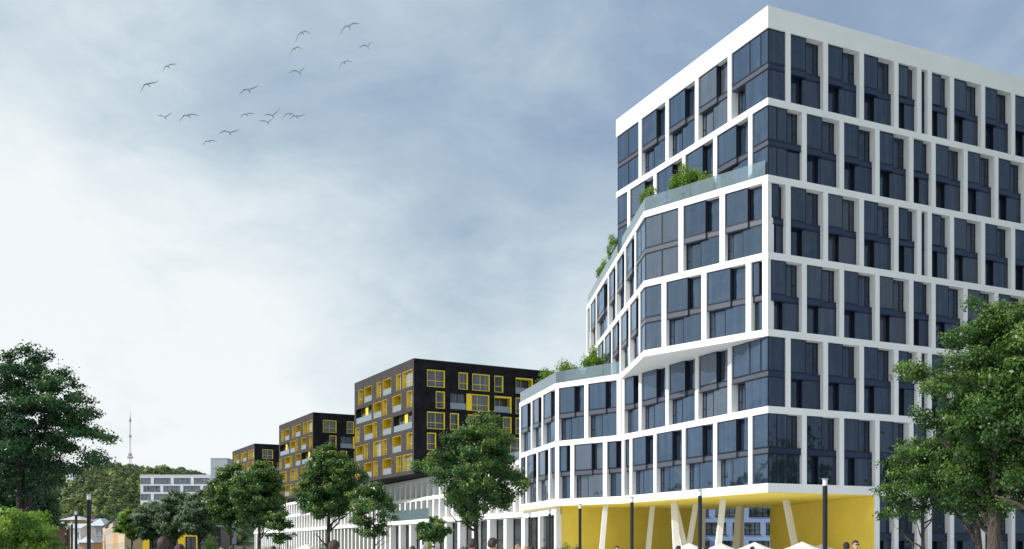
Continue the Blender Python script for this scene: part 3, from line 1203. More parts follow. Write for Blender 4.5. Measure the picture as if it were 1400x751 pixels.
blk = dark_block()
for (px_, py_, lab) in ((428, 564.4, 'middle black tiled block with yellow windows, second behind the nearest one'), (348, 607, 'farthest and smallest black tiled block with yellow windows, mostly hidden by trees')):
    Yb = (BTOP - EYE) * FOC / (748 - py_)
    c_ = copy_tree(blk)
    c_.location = (ray(px_, Yb), Yb, BBOT)
    c_['label'] = lab

# ------------------------------------------------------------------ white podium
PA = Vector((-5.7, 152.0)) - DL * 24
PLEN = 205.0
pod = empty('white_podium', (PA.x, PA.y, GZ), 'long low white colonnaded podium running under the black blocks', 'building')
rzp = math.atan2(-DL.y, -DL.x)
# frontal frame: x from far (0) to near (PLEN), y inward, origin at far end
orgP = DL * PLEN


def pbuild(q, name, m_, parent=None):
    if parent:
        return q.build(name, m_, parent)
    return q.build(name, m_, pod, (orgP.x, orgP.y, -GZ), rzp)


for (z0, z1, y0) in ((5.75, 6.45, -0.25), (9.7, 10.3, -0.05), (13.0, 13.6, -0.1)):
    q = MB()
    q.box(0, PLEN, y0, 1.4, z0, z1)
    pbuild(q, 'floor_band', M['white'])
q = MB()
q.box(0, PLEN, 1.3, 15.0, GZ, 5.74)
q.box(0, PLEN, 1.2, 15.0, 6.46, 12.99)
q.box(0, PLEN, 1.41, 15.0, 13.0, 13.5)
pbuild(q, 'wall', M['white2'])
fin, gls, fin2 = MB(), MB(), MB()
nf = 0
x = PLEN - 0.5
ground_cols, fins = [], []
while x > 0.8:
    far_ = PLEN - x > 50
    step = 2.95
    fins.append((x - 0.62, x, 6.46, 9.69))
    fins.append((x - 0.62, x, 10.31, 12.99))
    x -= step
x = PLEN - 0.5
while x > 0.8:
    far_ = PLEN - x > 62
    ground_cols.append((x - (0.95 if not far_ else 0.7), x, GZ, 5.74))
    x -= 2.95 if far_ else 5.9
ground_cols.sort(key=lambda t: -t[0])
fins.sort(key=lambda t: -t[0])
for c in ground_cols[:60]:
    q = MB()
    q.box(c[0], c[1], 0, 1.28, c[2], c[3])
    pbuild(q, 'ground_column', M['white'])
for c in fins[:96]:
    q = MB()
    q.box(c[0], c[1], 0, 1.18, c[2], c[3])
    pbuild(q, 'fin', M['white'])
q = MB()
for c in fins[96:]:
    q.box(c[0], c[1], 0, 1.18, c[2], c[3])
pbuild(q, 'far_fins', M['white'])['kind'] = 'stuff'
q, fr = MB(), MB()
xs = sorted(set(c[0] for c in fins))
for i in range(len(xs) - 1):
    a, b = xs[i] + .62, xs[i + 1]
    dk = 1.1
    q.box(a + .55, b - 0.1, dk - .02, dk, 6.7, 9.6)
    q.box(a + .55, b - 0.1, dk - .02, dk, 10.4, 12.8)
    fr.box(a + .55, a + .62, dk - .1, dk - .03, 6.7, 9.6)
    fr.box(b - .16, b - .1, dk - .1, dk - .03, 6.7, 9.6)
    fr.box(a + .55, a + .62, dk - .1, dk - .03, 10.4, 12.8)
    fr.box(b - .16, b - .1, dk - .1, dk - .03, 10.4, 12.8)
o = pbuild(q, 'glazing', M['glass_shop'])
o['kind'] = 'stuff'
pbuild(fr, 'frame', M['black'], o)
gc = sorted(ground_cols)
q, fr = MB(), MB()
for i in range(len(gc) - 1):
    a, b = gc[i][1] + .05, gc[i + 1][0] - .05
    q.box(a, b, 1.22, 1.24, GZ, 5.6)
    fr.box(a, b, 1.12, 1.2, 2.6, 2.72)
    n_ = 2 if b - a > 3 else 1
    for j in range(n_ + 1):
        xx = a + (b - a - .08) * j / n_
        fr.box(xx, xx + .08, 1.1, 1.21, GZ, 5.6)
o = pbuild(q, 'shop_glazing', M['glass_shop'])
o['kind'] = 'stuff'
pbuild(fr, 'frame', M['black'], o)
# terrace balustrades: podium roof near the corner building, and first floor terrace
q = MB()
x = PLEN - 1
while x > PLEN - 24:
    q.box(x - 2.3, x - .04, -.02, 0.0, 13.6, 14.8)
    x -= 2.36
pbuild(q, 'balustrade', M['rail'])
q = MB()
x = PLEN - 44
while x > PLEN - 66:
    q.box(x - 2.3, x - .04, -.22, -.2, 6.45, 8.3)
    x -= 2.36
pbuild(q, 'balustrade', M['rail'])

# ------------------------------------------------------------------ generic flat blocks behind
def plain_block(name, label, cat, P, d, W, D, z1, wallm, wins, winm, framem, group=None, z0=GZ, depth=0.25, roofm=None, bars=2, roof='flat', roofh=2.0, chims=(), door=None, side=True, mull=True):
    """P: left end of the front face seen from the front; d: unit direction to the right"""
    root = empty(name, (P.x, P.y, z0), label, cat, group)
    rz = math.atan2(d.y, d.x)
    H = z1 - z0
    a = MB()
    hs = [(x0, x1, b0 - z0, b1 - z0) for x0, x1, b0, b1 in wins]
    if door:
        hs.append((door[0], door[1], 0, door[2]))
    a.holes(W, 0, H, hs)
    a.quad((W, 0, 0), (W, D, 0), (W, D, H), (W, 0, H))
    a.quad((W, D, 0), (0, D, 0), (0, D, H), (W, D, H))
    a.quad((0, D, 0), (0, 0, 0), (0, 0, H), (0, D, H))
    wall_o = a.build('wall', wallm, root, (0, 0, 0), rz)
    r_ = MB()
    if roof == 'flat':
        r_.box(-.1, W + .1, -.1, D + .1, H + .002, H + .35)
    elif roof == 'hip':
        e = 0.5
        A_ = [(-e, -e, H), (W + e, -e, H), (W + e, D + e, H), (-e, D + e, H)]
        k = min(W, D) / 2
        T_ = [(k, D / 2, H + roofh), (W - k, D / 2, H + roofh)] if W > D else [(W / 2, k, H + roofh), (W / 2, D - k, H + roofh)]
        n0 = len(r_.v)
        r_.v += A_ + T_
        fs = [(0, 1, 5, 4), (1, 2, 5), (2, 3, 4, 5), (3, 0, 4), (3, 2, 1, 0)] if W > D else [(0, 1, 4), (1, 2, 5, 4), (2, 3, 5), (3, 0, 4, 5), (3, 2, 1, 0)]
        for f in fs:
            r_.f.append(f)
            r_.m.append(0)
    else:
        e = 0.45
        r_.v += [(-.2, -e, H - .1), (W + .2, -e, H - .1), (W + .2, D + e, H - .1), (-.2, D + e, H - .1), (-.2, D / 2, H + roofh), (W + .2, D / 2, H + roofh)]
        for f in ((0, 1, 5, 4), (2, 3, 4, 5), (1, 2, 5), (3, 0, 4), (3, 2, 1, 0)):
            r_.f.append(f)
            r_.m.append(0)
    ro = r_.build('roof', roofm or wallm, root, (0, 0, 0), rz)
    for (cx, cy) in chims:
        c = MB()
        c.box(cx - .4, cx + .4, cy - .3, cy + .3, H + .1, H + roofh + 1.0)
        c.box(cx - .48, cx + .48, cy - .38, cy + .38, H + roofh + 1.0, H + roofh + 1.15)
        c.build('chimney', M['rbrick'], ro)
    for (x0, x1, b0, b1) in wins:
        b0 -= z0
        b1 -= z0
        f = MB()
        t = .05
        f.box(x0, x0 + t, 0, depth, b0, b1)
        f.box(x1 - t, x1, 0, depth, b0, b1)
        f.box(x0 + t, x1 - t, 0, depth, b1 - t, b1)
        f.box(x0 - .05, x1 + .05, -.08, depth, b0 - .05, b0 + t)
        nb = bars if x1 - x0 < 4 else int((x1 - x0) / 1.4)
        for i in range(1, nb):
            xx = x0 + (x1 - x0) * i / nb
            f.box(xx - .04, xx + .04, depth - .1, depth - .03, b0 + t, b1 - t)
        if mull:
            zz = b0 + (b1 - b0) * .4
            f.box(x0 + t, x1 - t, depth - .09, depth - .035, zz - .03, zz + .03)
        o = f.build('window', framem, root, (0, 0, 0), rz)
        gg = MB()
        gg.box(x0 + t, x1 - t, depth - .03, depth, b0 + t, b1 - t)
        gg.build('pane', winm, o)
    if door:
        q = MB()
        q.box(door[0], door[1], .15, .25, 0, door[2])
        q.build('door', M['shoe'], root, (0, 0, 0), rz)
    return root


X1 = Vector((1, 0))
# pale blue residential building seen through the passage
wins = []
PBY = 146.0
rows_px = [((694, 706.5), [(957, 969), (978, 1008), (1024, 1053), (1066, 1092)]), ((714.5, 731), [(936, 952), (963.5, 993), (1001.5, 1007), (1017.5, 1039.5), (1047, 1068)]),
           ((739.5, 756), [(940, 970), (986.5, 1010), (1024, 1052), (1064, 1080)])]
for (yt, yb), cols_ in rows_px:
    for (a_, b_) in cols_:
        for lift in ((0,) if yt != 694 else (0, 2.95, 5.9)):
            wins.append((ray(a_, PBY) - 22, ray(b_, PBY) - 22, high(yb, PBY) + lift, high(yt, PBY) + lift))
plain_block('residential_building', 'pale blue rendered building with dark windows seen through the yellow passage', 'building',
            Vector((22.0, 146.0)), X1, 26, 10, 15.0, M['paleblue'], wins, M['glass_win'], M['black'], bars=3)
# white office building with staggered window bands
OY = 400.0
wins = []
ox0 = ray(192, OY)
OW = ray(287, OY) - ox0
row_z = [(661.5, 653.5), (672.3, 664.3), (683.5, 675.5), (694.5, 687)]
sp = 27.3 / FOC * OY
for r_, (yb, yt) in enumerate(row_z):
    z0, z1 = high(yb, OY), high(yt, OY)
    st = (-9.0 if r_ % 2 == 0 else 4.0) / FOC * OY
    for i in range(5):
        a, b = st + i * sp, st + i * sp + 23.2 / FOC * OY
        a, b = max(a, 0.15), min(b, OW - .2)
        if b - a > 1:
            wins.append((a, b, z0, z1))
for fl in range(1, 5):
    for i in range(4):
        wins.append((1.5 + i * 6.7, 6.8 + i * 6.7, high(694.5 + 11 * fl, OY), high(687 + 11 * fl, OY)))
plain_block('office_building', 'white office building with staggered dark window bands in front of the hill', 'building',
            Vector((ox0, OY)), Vector((1, 0.0)), OW, 24, high(650.5, OY), M['officew'], wins, M['glass_office'], M['spandrel_l'], mull=False)
# its low yellow annex
wins = []
for i in range(7):
    wins.append((1.0 + i * 2.7, 2.6 + i * 2.7, 0.4, 3.2))
plain_block('yellow_pavilion', 'low yellow pavilion with dark openings under the silver green trees', 'building',
            Vector((ray(195, 150), 150)), X1, 11.0, 6, 4.2, M['yellow2'], [w_ for w_ in wins if w_[1] < 10.8], M['glass_dim'], M['black'])
plain_block('dark_pavilion', 'low black pavilion left of the white podium', 'building',
            Vector((ray(270, 146), 146)), X1, 3.4, 5, 4.3, M['black'], [(0.3, 1.5, 0.2, 3.2), (1.9, 3.1, 0.2, 3.2)], M['glass_shop'], M['frame'])  # stand-in for an unidentified dark area
# far grey block
wins = [(3.0, 4.2, 22.0, 23.6), (5.0, 6.2, 18.0, 19.6), (3.0, 4.2, 14.0, 15.6)]
plain_block('tower_block', 'plain pale grey block peeping out left of the farthest black block', 'building',
            Vector((ray(288, 430), 430)), X1, 7.2, 14, high(627.5, 430), M['greywall'], wins, M['glass_dim'], M['black'])

# ------------------------------------------------------------------ old town houses
def rows_of(W, n, w_, levels, h=1.5, off=0.0):
    out = []
    for z in levels:
        for i in range(n):
            c = (i + .5) * W / n + off
            out.append((c - w_ / 2, c + w_ / 2, z, z + h))
    return out


# the street of terraced houses, facade towards the left
TS, TE = Vector((-62.0, 160.0)), Vector((-115.0, 281.0))
td = (TS - TE).normalized()
TL = (TS - TE).length
cols = [('cream', 'far end of the old terrace, cream plastered house with dark roof', 9.0), ('pink', 'pinkish plastered old terraced house with dark roof', 8.2),
        ('sand', 'sand coloured old terraced house, middle of the row', 8.8), ('ochre', 'low ochre plastered old terraced house', 7.2), ('cream', 'near end cream old terraced house beside the bright green tree', 8.0)]
nH = len(cols)
for i, (m_, lab, hh) in enumerate(cols):
    a = TE + td * (TL * i / nH + .05)
    ww = TL / nH - .1
    plain_block('terraced_house', lab, 'house', a, td, ww, 10, hh * .93 - 1, M[m_], rows_of(ww, 8, 1.1, (0.6, 4.0), 1.9), M['glass_dim'], M['white2'],
                group='old terraced houses along the street', roofm=M['roofdark'], roof='gable', roofh=1.6, chims=((ww * .3, 5), (ww * .7, 5)))
def at(px, Y):
    return Vector((ray(px, Y), Y))


plain_block('brick_warehouse', 'long red brick building with pale sheet roof behind the left trees', 'house', at(60, 150), X1, 2.2, 4, high(720, 150) , M['rbrick'],
            rows_of(2.2, 2, .6, (0.6,), 2.0), M['glass_dim'], M['white2'], roofm=M['roofpale'], roof='gable', roofh=0.7)
plain_block('old_house', 'orange plastered house with white roof below the hill', 'house', at(84, 300), X1, 5.8, 9, high(711, 300), M['ochre'],
            rows_of(5.8, 4, .7, (2, 5.0,), 1.5), M['glass_dim'], M['white2'], roofm=M['roofpale'], roof='hip', roofh=1.3, group='old houses below the hill', chims=((2.0, 4.5),))
plain_block('old_house', 'white walled house with pale roof, left of the second nearest lamp', 'house', at(78, 255), X1, 6.0, 9, high(722, 255), M['officew'],
            rows_of(6.0, 4, .7, (1, 4,), 1.4), M['glass_dim'], M['white2'], roofm=M['roofpale'], roof='gable', roofh=1.2, group='old houses below the hill')
plain_block('old_house', 'wide old house with blue grey hipped roof right of the nearest left lamp', 'house', at(110, 330), X1, 7.4, 10, high(721, 330), M['sand'],
            rows_of(7.4, 4, .8, (1.5, 5.0), 1.6), M['glass_dim'], M['white2'], roofm=M['roofblue'], roof='hip', roofh=3.0, group='old houses below the hill', chims=((2.2, 5),))
plain_block('old_house', 'house with bright hipped roof ending in a gable, near the terrace', 'house', at(123, 300), X1, 4.3, 8, high(719, 300), M['greywall'],
            rows_of(4.3, 3, .7, (1.5, 5.0), 1.5), M['glass_dim'], M['white2'], roofm=M['roofpale'], roof='hip', roofh=2.3, group='old houses below the hill')
plain_block('old_house', 'small yellowish cottage with pale blue roof at the foot of the lamps', 'house', at(108, 200), X1, 2.7, 5, high(742, 200), M['cream'],
            rows_of(2.7, 2, .6, (0.2,), 1.1), M['glass_dim'], M['white2'], roofm=M['roofpale'], roof='hip', roofh=1.4, group='old houses below the hill')
plain_block('hillside_house', 'tiny white house high on the wooded hill, upper one', 'house', at(90, 690), X1, 5.0, 6, 54.0, M['officew'],
            [(1, 2, 51, 52.5), (3, 4, 51, 52.5)], M['glass_dim'], M['white2'], roofm=M['roofpale'], roof='gable', roofh=1.2, z0=44.0)

# ------------------------------------------------------------------ hill and its wood
HXP = [(-400, 665), (-200, 662), (0, 664), (60, 660), (90, 656), (116, 651), (140, 648), (160, 645), (180, 642), (212, 642), (240, 640), (256, 639.5), (268, 643), (282, 650), (300, 660), (330, 676), (400, 705), (500, 738), (700, 744)]


def hill_top(px):
    return float(np.interp(px, [a for a, b in HXP], [b for a, b in HXP]))


HY0, HY1 = 480.0, 820.0


def hill_z(X, Y):
    px = 700 + X * FOC / HY1     # crest shape is a function of X alone
    top = high(hill_top(px), HY1) - 6.0
    t = min(1, max(0, (Y - HY0) / (HY1 - HY0)))
    t = t * t * (3 - 2 * t)
    if Y > HY1:
        t = max(0, 1 - (Y - HY1) / 500)
    rip = 2.5 * math.sin(X * .045 + Y * .021) + 1.6 * math.sin(X * .11 - Y * .05)
    return GZ - 1 + max(0, (top + 1) * t + rip * t)


hm = MB()
nx, ny = 90, 30
for j in range(ny + 1):
    for i in range(nx + 1):
        X = -800 + 900 * i / nx
        Y = 450 + 900 * j / ny
        hm.v.append((X, Y, hill_z(X, Y)))
for j in range(ny):
    for i in range(nx):
        a = j * (nx + 1) + i
        hm.f.append((a, a + 1, a + nx + 2, a + nx + 1))
        hm.m.append(0)
tag(hm.build('hill', M['hillsoil'], smooth=True), kind='structure')


def leaves_mesh(name, cen, nor_bias, size, shade, material, aspect=0.62, up=0.35, seed=1, noise=.13):
    """cen (N,3): one folded leaf (two triangles sharing the midrib) per centre"""
    r = np.random.default_rng(seed)
    N = len(cen)
    nrm_ = r.normal(size=(N, 3))
    nrm_ /= np.linalg.norm(nrm_, axis=1)[:, None]
    nrm_ = nrm_ + nor_bias + np.array([0, 0, up])
    nrm_ /= np.linalg.norm(nrm_, axis=1)[:, None] + 1e-9
    t = r.normal(size=(N, 3))
    t -= (t * nrm_).sum(1)[:, None] * nrm_
    t /= np.linalg.norm(t, axis=1)[:, None] + 1e-9
    b = np.cross(nrm_, t)
    sz = (np.asarray(size) * r.uniform(0.65, 1.3, N))[:, None]
    p0 = cen - t * sz
    p2 = cen + t * sz
    p1 = cen + b * sz * aspect - nrm_ * sz * .18
    p3 = cen - b * sz * aspect - nrm_ * sz * .18
    V = np.stack([p0, p1, p2, p3], 1).reshape(-1, 3)
    me = bpy.data.meshes.new(name)
    me.vertices.add(4 * N)
    me.vertices.foreach_set('co', V.astype(np.float32).ravel())
    me.loops.add(4 * N)
    me.loops.foreach_set('vertex_index', np.arange(4 * N, dtype=np.int32))
    me.polygons.add(N)
    me.polygons.foreach_set('loop_start', np.arange(0, 4 * N, 4, dtype=np.int32))
    me.update(calc_edges=True)
    at_ = me.attributes.new('shade', 'FLOAT', 'POINT')
    sh_ = np.clip(np.asarray(shade) + r.normal(0, noise, N), 0, 1)
    at_.data.foreach_set('value', np.repeat(sh_, 4).astype(np.float32))
    me.materials.append(material)
    return me


# forest on the hill: lumpy crowns made of coarse leaf clumps
r = np.random.default_rng(3)
cc, ss, bb = [], [], []
cnt = 0
while cnt < 2600:
    px_ = r.uniform(20, 330)
    Y = r.uniform(HY0 + 20, HY1 + 25)
    X = ray(px_, HY1) if r.uniform() < 0 else (px_ - 700) * Y / FOC
    z = hill_z(X, Y)
    if z < 3:
        continue
    cnt += 1
    rad = r.uniform(2.6, 5.2)
    k = 175
    d = r.normal(size=(k, 3))
    d /= np.linalg.norm(d, axis=1)[:, None]
    d[:, 2] = np.abs(d[:, 2]) * 1.1 - 0.25
    lump = 1 + .22 * np.sin(d[:, 0:1] * 5 + cnt) + .18 * np.sin(d[:, 1:2] * 6 - cnt)
    pos = np.array([X, Y, z + rad * .75]) + d * rad * lump * r.uniform(.82, 1.05, (k, 1))
    cc.append(pos)
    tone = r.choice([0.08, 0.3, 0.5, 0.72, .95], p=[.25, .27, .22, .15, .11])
    ss.append(np.full(k, tone) + d[:, 2] * .12)  # crown tops lightened in the leaf colour to make crowns look round
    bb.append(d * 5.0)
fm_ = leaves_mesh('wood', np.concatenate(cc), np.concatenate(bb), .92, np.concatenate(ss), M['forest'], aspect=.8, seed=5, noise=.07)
tag(link('wood', fm_), 'dense green wood covering the hill', 'wood', kind='stuff')


# ------------------------------------------------------------------ trees
def tree(name, label, x, y, H, zc, rx, rz_, seed, leafm, nclust, nleaf, lsize, trunk_r, fork, group=None, lean=(0, 0), trunks=1, barkm=None, ztop_=None,
         z0=None, lump=0.28, flat=0.55, crad=None, cx=0.0, limbs=7, extra=None, inner=0.30, cat='tree'):
    """zc: height of crown centre over ground, rx horizontal radius, rz_ vertical radius, H unused top clamp"""
    r = np.random.default_rng(seed)
    if z0 is None:
        z0 = 0.0 if y < 34 else (GZ if y > 46 else GZ * (y - 34) / 12)
    if isinstance(zc, tuple):      # rows of the crown's top and underside as seen from the viewer
        a_, b_ = high(zc[0], y) - z0, high(zc[1], y) - z0
        zc, rz_ = (a_ + b_) / 2, (a_ - b_) / 2 * .93
    root = empty(name, (x, y, z0), label, cat, group)
    # envelope
    ph = r.uniform(0, 6.28, 6)
    cents = []
    tries = 0
    cr = crad or (rx * 0.20)
    mind = cr * 0.72
    while len(cents) < nclust and tries < nclust * 60:
        tries += 1
        d = r.normal(size=3)
        d /= np.linalg.norm(d)
        az = math.atan2(d[1], d[0])
        R_ = 1 + lump * (math.sin(2 * az + ph[0]) * .5 + math.sin(3 * az + ph[1] + d[2] * 2.5) * .5 + math.sin(5 * d[2] + ph[2] + az) * .6 + math.sin(7 * az + ph[3]) * .25)
        q = r.uniform(inner, 1) ** 0.6
        # broad below, rounded above
        taper = 1.0 - 0.22 * max(0, d[2]) ** 2 + 0.05
        p = np.array([cx + d[0] * rx * R_ * q * taper, d[1] * rx * R_ * q * taper, zc + d[2] * rz_ * (0.8 + .2 * R_) * q])
        if p[2] < fork * 0.9:
            continue
        if all(np.sum((p - c) ** 2) > mind ** 2 for c in cents):
            cents.append(p)
    if extra:
        for e in extra:
            cents.append(np.array(e, float))
    cents = np.array(cents)
    tr = MB()
    # trunks
    nodes = []      # candidate attachment points (pos, radius)
    for ti in range(trunks):
        ang = r.uniform(0, 6.28)
        bx = 0 if trunks == 1 else (ti - (trunks - 1) / 2) * trunk_r * 2.6
        base = Vector((bx, 0, -0.1))
        pts, rad = [], []
        hx = lean[0] + (bx * 1.5 if trunks > 1 else 0)
        top = zc + rz_ * .55
        n_ = 9
        for i in range(n_):
            t = i / (n_ - 1)
            z = -0.1 + (top + .1) * t
            wob = 0.12 * rx * t
            px_ = bx + (cx * 0.8 + hx) * t ** 1.3 + math.sin(t * 5 + ang) * wob * .35
            py_ = lean[1] * t + math.cos(t * 4 + ang) * wob * .35
            pts.append((px_, py_, z))
            f_ = (1 - t) ** 0.8
            rad.append(trunk_r * (0.12 + 0.88 * f_) * (1.35 if i == 0 else 1))
            if z > fork:
                nodes.append((np.array(pts[-1]), rad[-1]))
        tr.tube(pts, rad, 10)
        # limbs from the fork
        for li in range(limbs):
            a = 2 * PI * (li + r.uniform(-.3, .3)) / limbs + ang
            zs = fork + (top - fork) * (0.0 + 0.55 * li / limbs) * r.uniform(.6, 1.1)
            tt = (zs + .1) / (top + .1)
            i0 = min(n_ - 2, int(tt * (n_ - 1)))
            fr_ = tt * (n_ - 1) - i0
            p0 = np.array(pts[i0]) * (1 - fr_) + np.array(pts[i0 + 1]) * fr_
            r0 = (rad[i0] * (1 - fr_) + rad[i0 + 1] * fr_) * 0.62
            el_ = r.uniform(.35, 1.0)
            endp = np.array([cx + math.cos(a) * rx * .72, math.sin(a) * rx * .72, min(zs + rx * el_ * 1.1, zc + rz_ * .7)])
            lp, lr = [], []
            for i in range(6):
                t = i / 5
                m_ = p0 * (1 - t) + endp * t
                m_[2] += math.sin(t * PI) * rx * .06 * r.uniform(-.6, 1.5)
                m_[:2] += r.normal(0, rx * .03, 2) * (t > 0)
                lp.append(tuple(m_))
                lr.append(r0 * (1 - t * .82))
                if i >= 1:
                    nodes.append((m_, lr[-1]))
            tr.tube(lp, lr, 7)
    npos = np.array([n_[0] for n_ in nodes])
    nrad = np.array([n_[1] for n_ in nodes])
    # twig to each cluster
    for c in cents:
        dd = npos - c
        cost = np.linalg.norm(dd, axis=1) + np.maximum(0, dd[:, 2]) * 1.5
        i = int(np.argmin(cost))
        p0, r0 = npos[i], nrad[i]
        mid = (p0 + c) / 2 + np.array([*r.normal(0, cr * .25, 2), -abs(r.normal(0, cr * .2))])
        rr = min(r0 * .6, trunk_r * .16)
        tr.tube([tuple(p0), tuple(mid), tuple(c)], [rr, rr * .6, rr * .2], 5, cap=False)
    tr.build('trunk', barkm or M['bark'], root, smooth=True)
    # leaves
    cen, shd, nb = [], [], []
    per = nleaf // len(cents)
    for c in cents:
        k = int(per * r.uniform(.55, 1.45))
        sub = r.normal(size=(max(4, k // 34), 3))
        sub /= np.linalg.norm(sub, axis=1)[:, None]
        sub *= cr * r.uniform(.35, 1.0, (len(sub), 1))
        sub[:, 2] *= flat
        sel = r.integers(0, len(sub), k)
        off = r.normal(0, cr * .25, (k, 3))
        off[:, 2] *= .7
        pos = c + sub[sel] + off
        cen.append(pos)
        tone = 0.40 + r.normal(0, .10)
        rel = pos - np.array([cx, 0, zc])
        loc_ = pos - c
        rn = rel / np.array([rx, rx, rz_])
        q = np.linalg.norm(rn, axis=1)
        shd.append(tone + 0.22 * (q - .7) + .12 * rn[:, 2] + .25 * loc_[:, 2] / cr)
        loc_ = pos - c
        nb.append(rel / (np.linalg.norm(rel, axis=1)[:, None] + 1e-6) * .45 + loc_ / (np.linalg.norm(loc_, axis=1)[:, None] + 1e-6) * .9)
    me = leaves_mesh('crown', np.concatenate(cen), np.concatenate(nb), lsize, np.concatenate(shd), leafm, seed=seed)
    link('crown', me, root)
    return root


def bush(label, x, y, z, rx, rz_, seed, leafm, nleaf, lsize, name='shrub', group=None):
    r = np.random.default_rng(seed)
    root = empty(name, (x, y, z), label, 'shrub', group)
    st = MB()
    cen, nb, shd = [], [], []
    K = 34
    for k in range(K):
        d_ = r.normal(size=3)
        d_ /= np.linalg.norm(d_)
        q = r.uniform(.25, 1) ** .5
        lumpy = 1 + .18 * math.sin(3 * math.atan2(d_[1], d_[0]) + seed) + .12 * math.sin(4 * d_[2] + seed)
        tip = np.array([d_[0] * rx * q * lumpy * .85, d_[1] * rx * q * lumpy * .85, rz_ * (1 + d_[2] * q * .86 * lumpy)])
        st.tube([(0.1 * d_[0], .1 * d_[1], 0), tuple(tip * .5 + np.array([0, 0, .05])), tuple(tip)], [.035, .025, .01], 5)
        m_ = int(nleaf // K * r.uniform(.6, 1.4))
        pos = tip + r.normal(0, 1, (m_, 3)) * np.array([rx * .17, rx * .17, rz_ * .14])
        pos[:, 2] = np.maximum(pos[:, 2], 0.02)
        cen.append(pos)
        nb.append((pos - np.array([0, 0, rz_])) / (np.linalg.norm(pos, axis=1)[:, None] + 1e-6))
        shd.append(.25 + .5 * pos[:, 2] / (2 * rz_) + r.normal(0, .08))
    st.build('stem', M['bark_d'], root)
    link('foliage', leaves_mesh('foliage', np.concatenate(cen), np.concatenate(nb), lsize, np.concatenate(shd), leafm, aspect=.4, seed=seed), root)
    return root


AV = 'trees along the avenue'
# right foreground pair
tree('maple_tree', 'large leafy tree at the right edge with forked grey brown trunk', ray(1357, 32), 32, 0, (390, 724), 2.12, 3.15, 11, M['leaf_a'], 165, 72000, .050, .24, 1.75,
     cx=0.22, limbs=8, crad=.50, lump=.30, z0=0)
tree('maple_tree', 'second tree right of the picture corner, crown overlapping the large right tree', ray(1420, 30), 29.5, 0, (430, 690), 1.9, 2.6, 21, M['leaf_a'], 80, 30000, .060, .2, 1.9, limbs=7, crad=.6, z0=0)
tree('young_tree', 'small slim tree with light green crown left of the large right tree', ray(1262, 35), 35, 0, (592, 722), 1.3, 1.55, 12, M['leaf_a'], 60, 15000, .05, .085, 1.3, limbs=6, crad=.42)
tree('maple_tree', 'thin leaning tree between the small slim tree and the large right tree', ray(1338, 34), 33.8, 0, (560, 722), 1.7, 1.7, 13, M['leaf_a'], 56, 17000, .052, .15, 1.6, limbs=5, crad=.5, cx=-.6)
# two trees beside the square, seen mirrored in the lowest windows of the corner
tree('street_tree', 'tall tree mirrored in the lowest corner windows, beside the square', 45, 72, 0, 9.0, 3.6, 5.2, 51, M['leaf_e'], 70, 16000, .14, .25, 3.5, limbs=6, crad=.9, barkm=M['bark_d'])
tree('street_tree', 'second tall tree mirrored in the lowest windows, farther right', 52, 64, 0, 9.5, 3.8, 5.6, 52, M['leaf_e'], 70, 16000, .14, .25, 3.5, limbs=6, crad=.9, barkm=M['bark_d'])
# centre
tree('street_tree', 'big dark tree with wide crown in front of the nearest black block', ray(651, 70), 70, 0, (562, 718), 3.3, 4.1, 14, M['leaf_e'], 150, 52000, .085, .22, 3.0, AV, limbs=8, crad=.66, lump=.34, barkm=M['bark_d'])
tree('street_tree', 'small slender tree between two bigger dark trees before the podium', ray(511, 74), 74, 0, (656, 738), 1.75, 2.0, 15, M['leaf_e'], 60, 13000, .08, .09, 1.9, AV, limbs=6, crad=.55, barkm=M['bark_d'])
tree('street_tree', 'dense dark tree with low forked trunk in front of the middle black block', ray(449, 85), 85, 0, (604, 716), 2.65, 3.9, 16, M['leaf_e'], 130, 42000, .095, .22, 2.2, AV, limbs=7, crad=.6, barkm=M['bark_d'], lump=.22)
tree('street_tree', 'tree with round crown hiding the white podium, right of the farthest black block', ray(354, 95), 95, 0, (629, 724), 2.35, 3.4, 17, M['leaf_e'], 110, 34000, .115, .2, 2.4, AV, limbs=7, crad=.72, barkm=M['bark_d'])
tree('street_tree', 'narrow tall tree just left of the farthest black block', ray(315, 102), 102, 0, (627, 728), 1.8, 3.5, 18, M['leaf_e'], 90, 26000, .12, .18, 2.2, AV, limbs=6, crad=.72, barkm=M['bark_d'])
tree('sapling', 'low sapling in front of the white colonnade, left of the big centre tree', ray(594, 66), 66, 0, (704, 744), .85, 1.3, 19, M['leaf_e'], 24, 6000, .075, .05, .9, limbs=4, crad=.36, barkm=M['bark_d'])
tree('sapling', 'thin sapling between the forked dark tree and the round crowned tree', ray(382, 92), 92, 0, (697, 744), 1.2, 1.5, 20, M['leaf_e'], 24, 6000, .09, .06, 1.1, limbs=4, crad=.5, barkm=M['bark_d'])
SG = 'silver green trees before the office building'
tree('silver_tree', 'silver green tree, rightmost of those before the white office building', ray(272, 112), 112, 0, (668, 737), 2.1, 2.7, 22, M['leaf_d'], 80, 22000, .13, .16, 1.6, SG, limbs=6, crad=.7, barkm=M['bark_d'])
tree('silver_tree', 'silver green tree in the middle before the white office building', ray(240, 118), 118, 0, (671, 738), 2.2, 2.6, 23, M['leaf_d'], 80, 22000, .135, .16, 1.6, SG, limbs=6, crad=.72, barkm=M['bark_d'])
tree('silver_tree', 'silver green tree, leftmost of those before the white office building', ray(208, 124), 124, 0, (684, 740), 1.9, 2.2, 24, M['leaf_d'], 50, 14000, .14, .15, 1.5, SG, limbs=6, crad=.7, barkm=M['bark_d'])
tree('green_tree', 'bright green round tree standing before the old terraced houses', ray(180, 128), 128, 0, (697, 737), 1.6, 1.55, 25, M['leaf_c'], 40, 12000, .13, .12, 1.7, limbs=5, crad=.6, barkm=M['bark_d'])
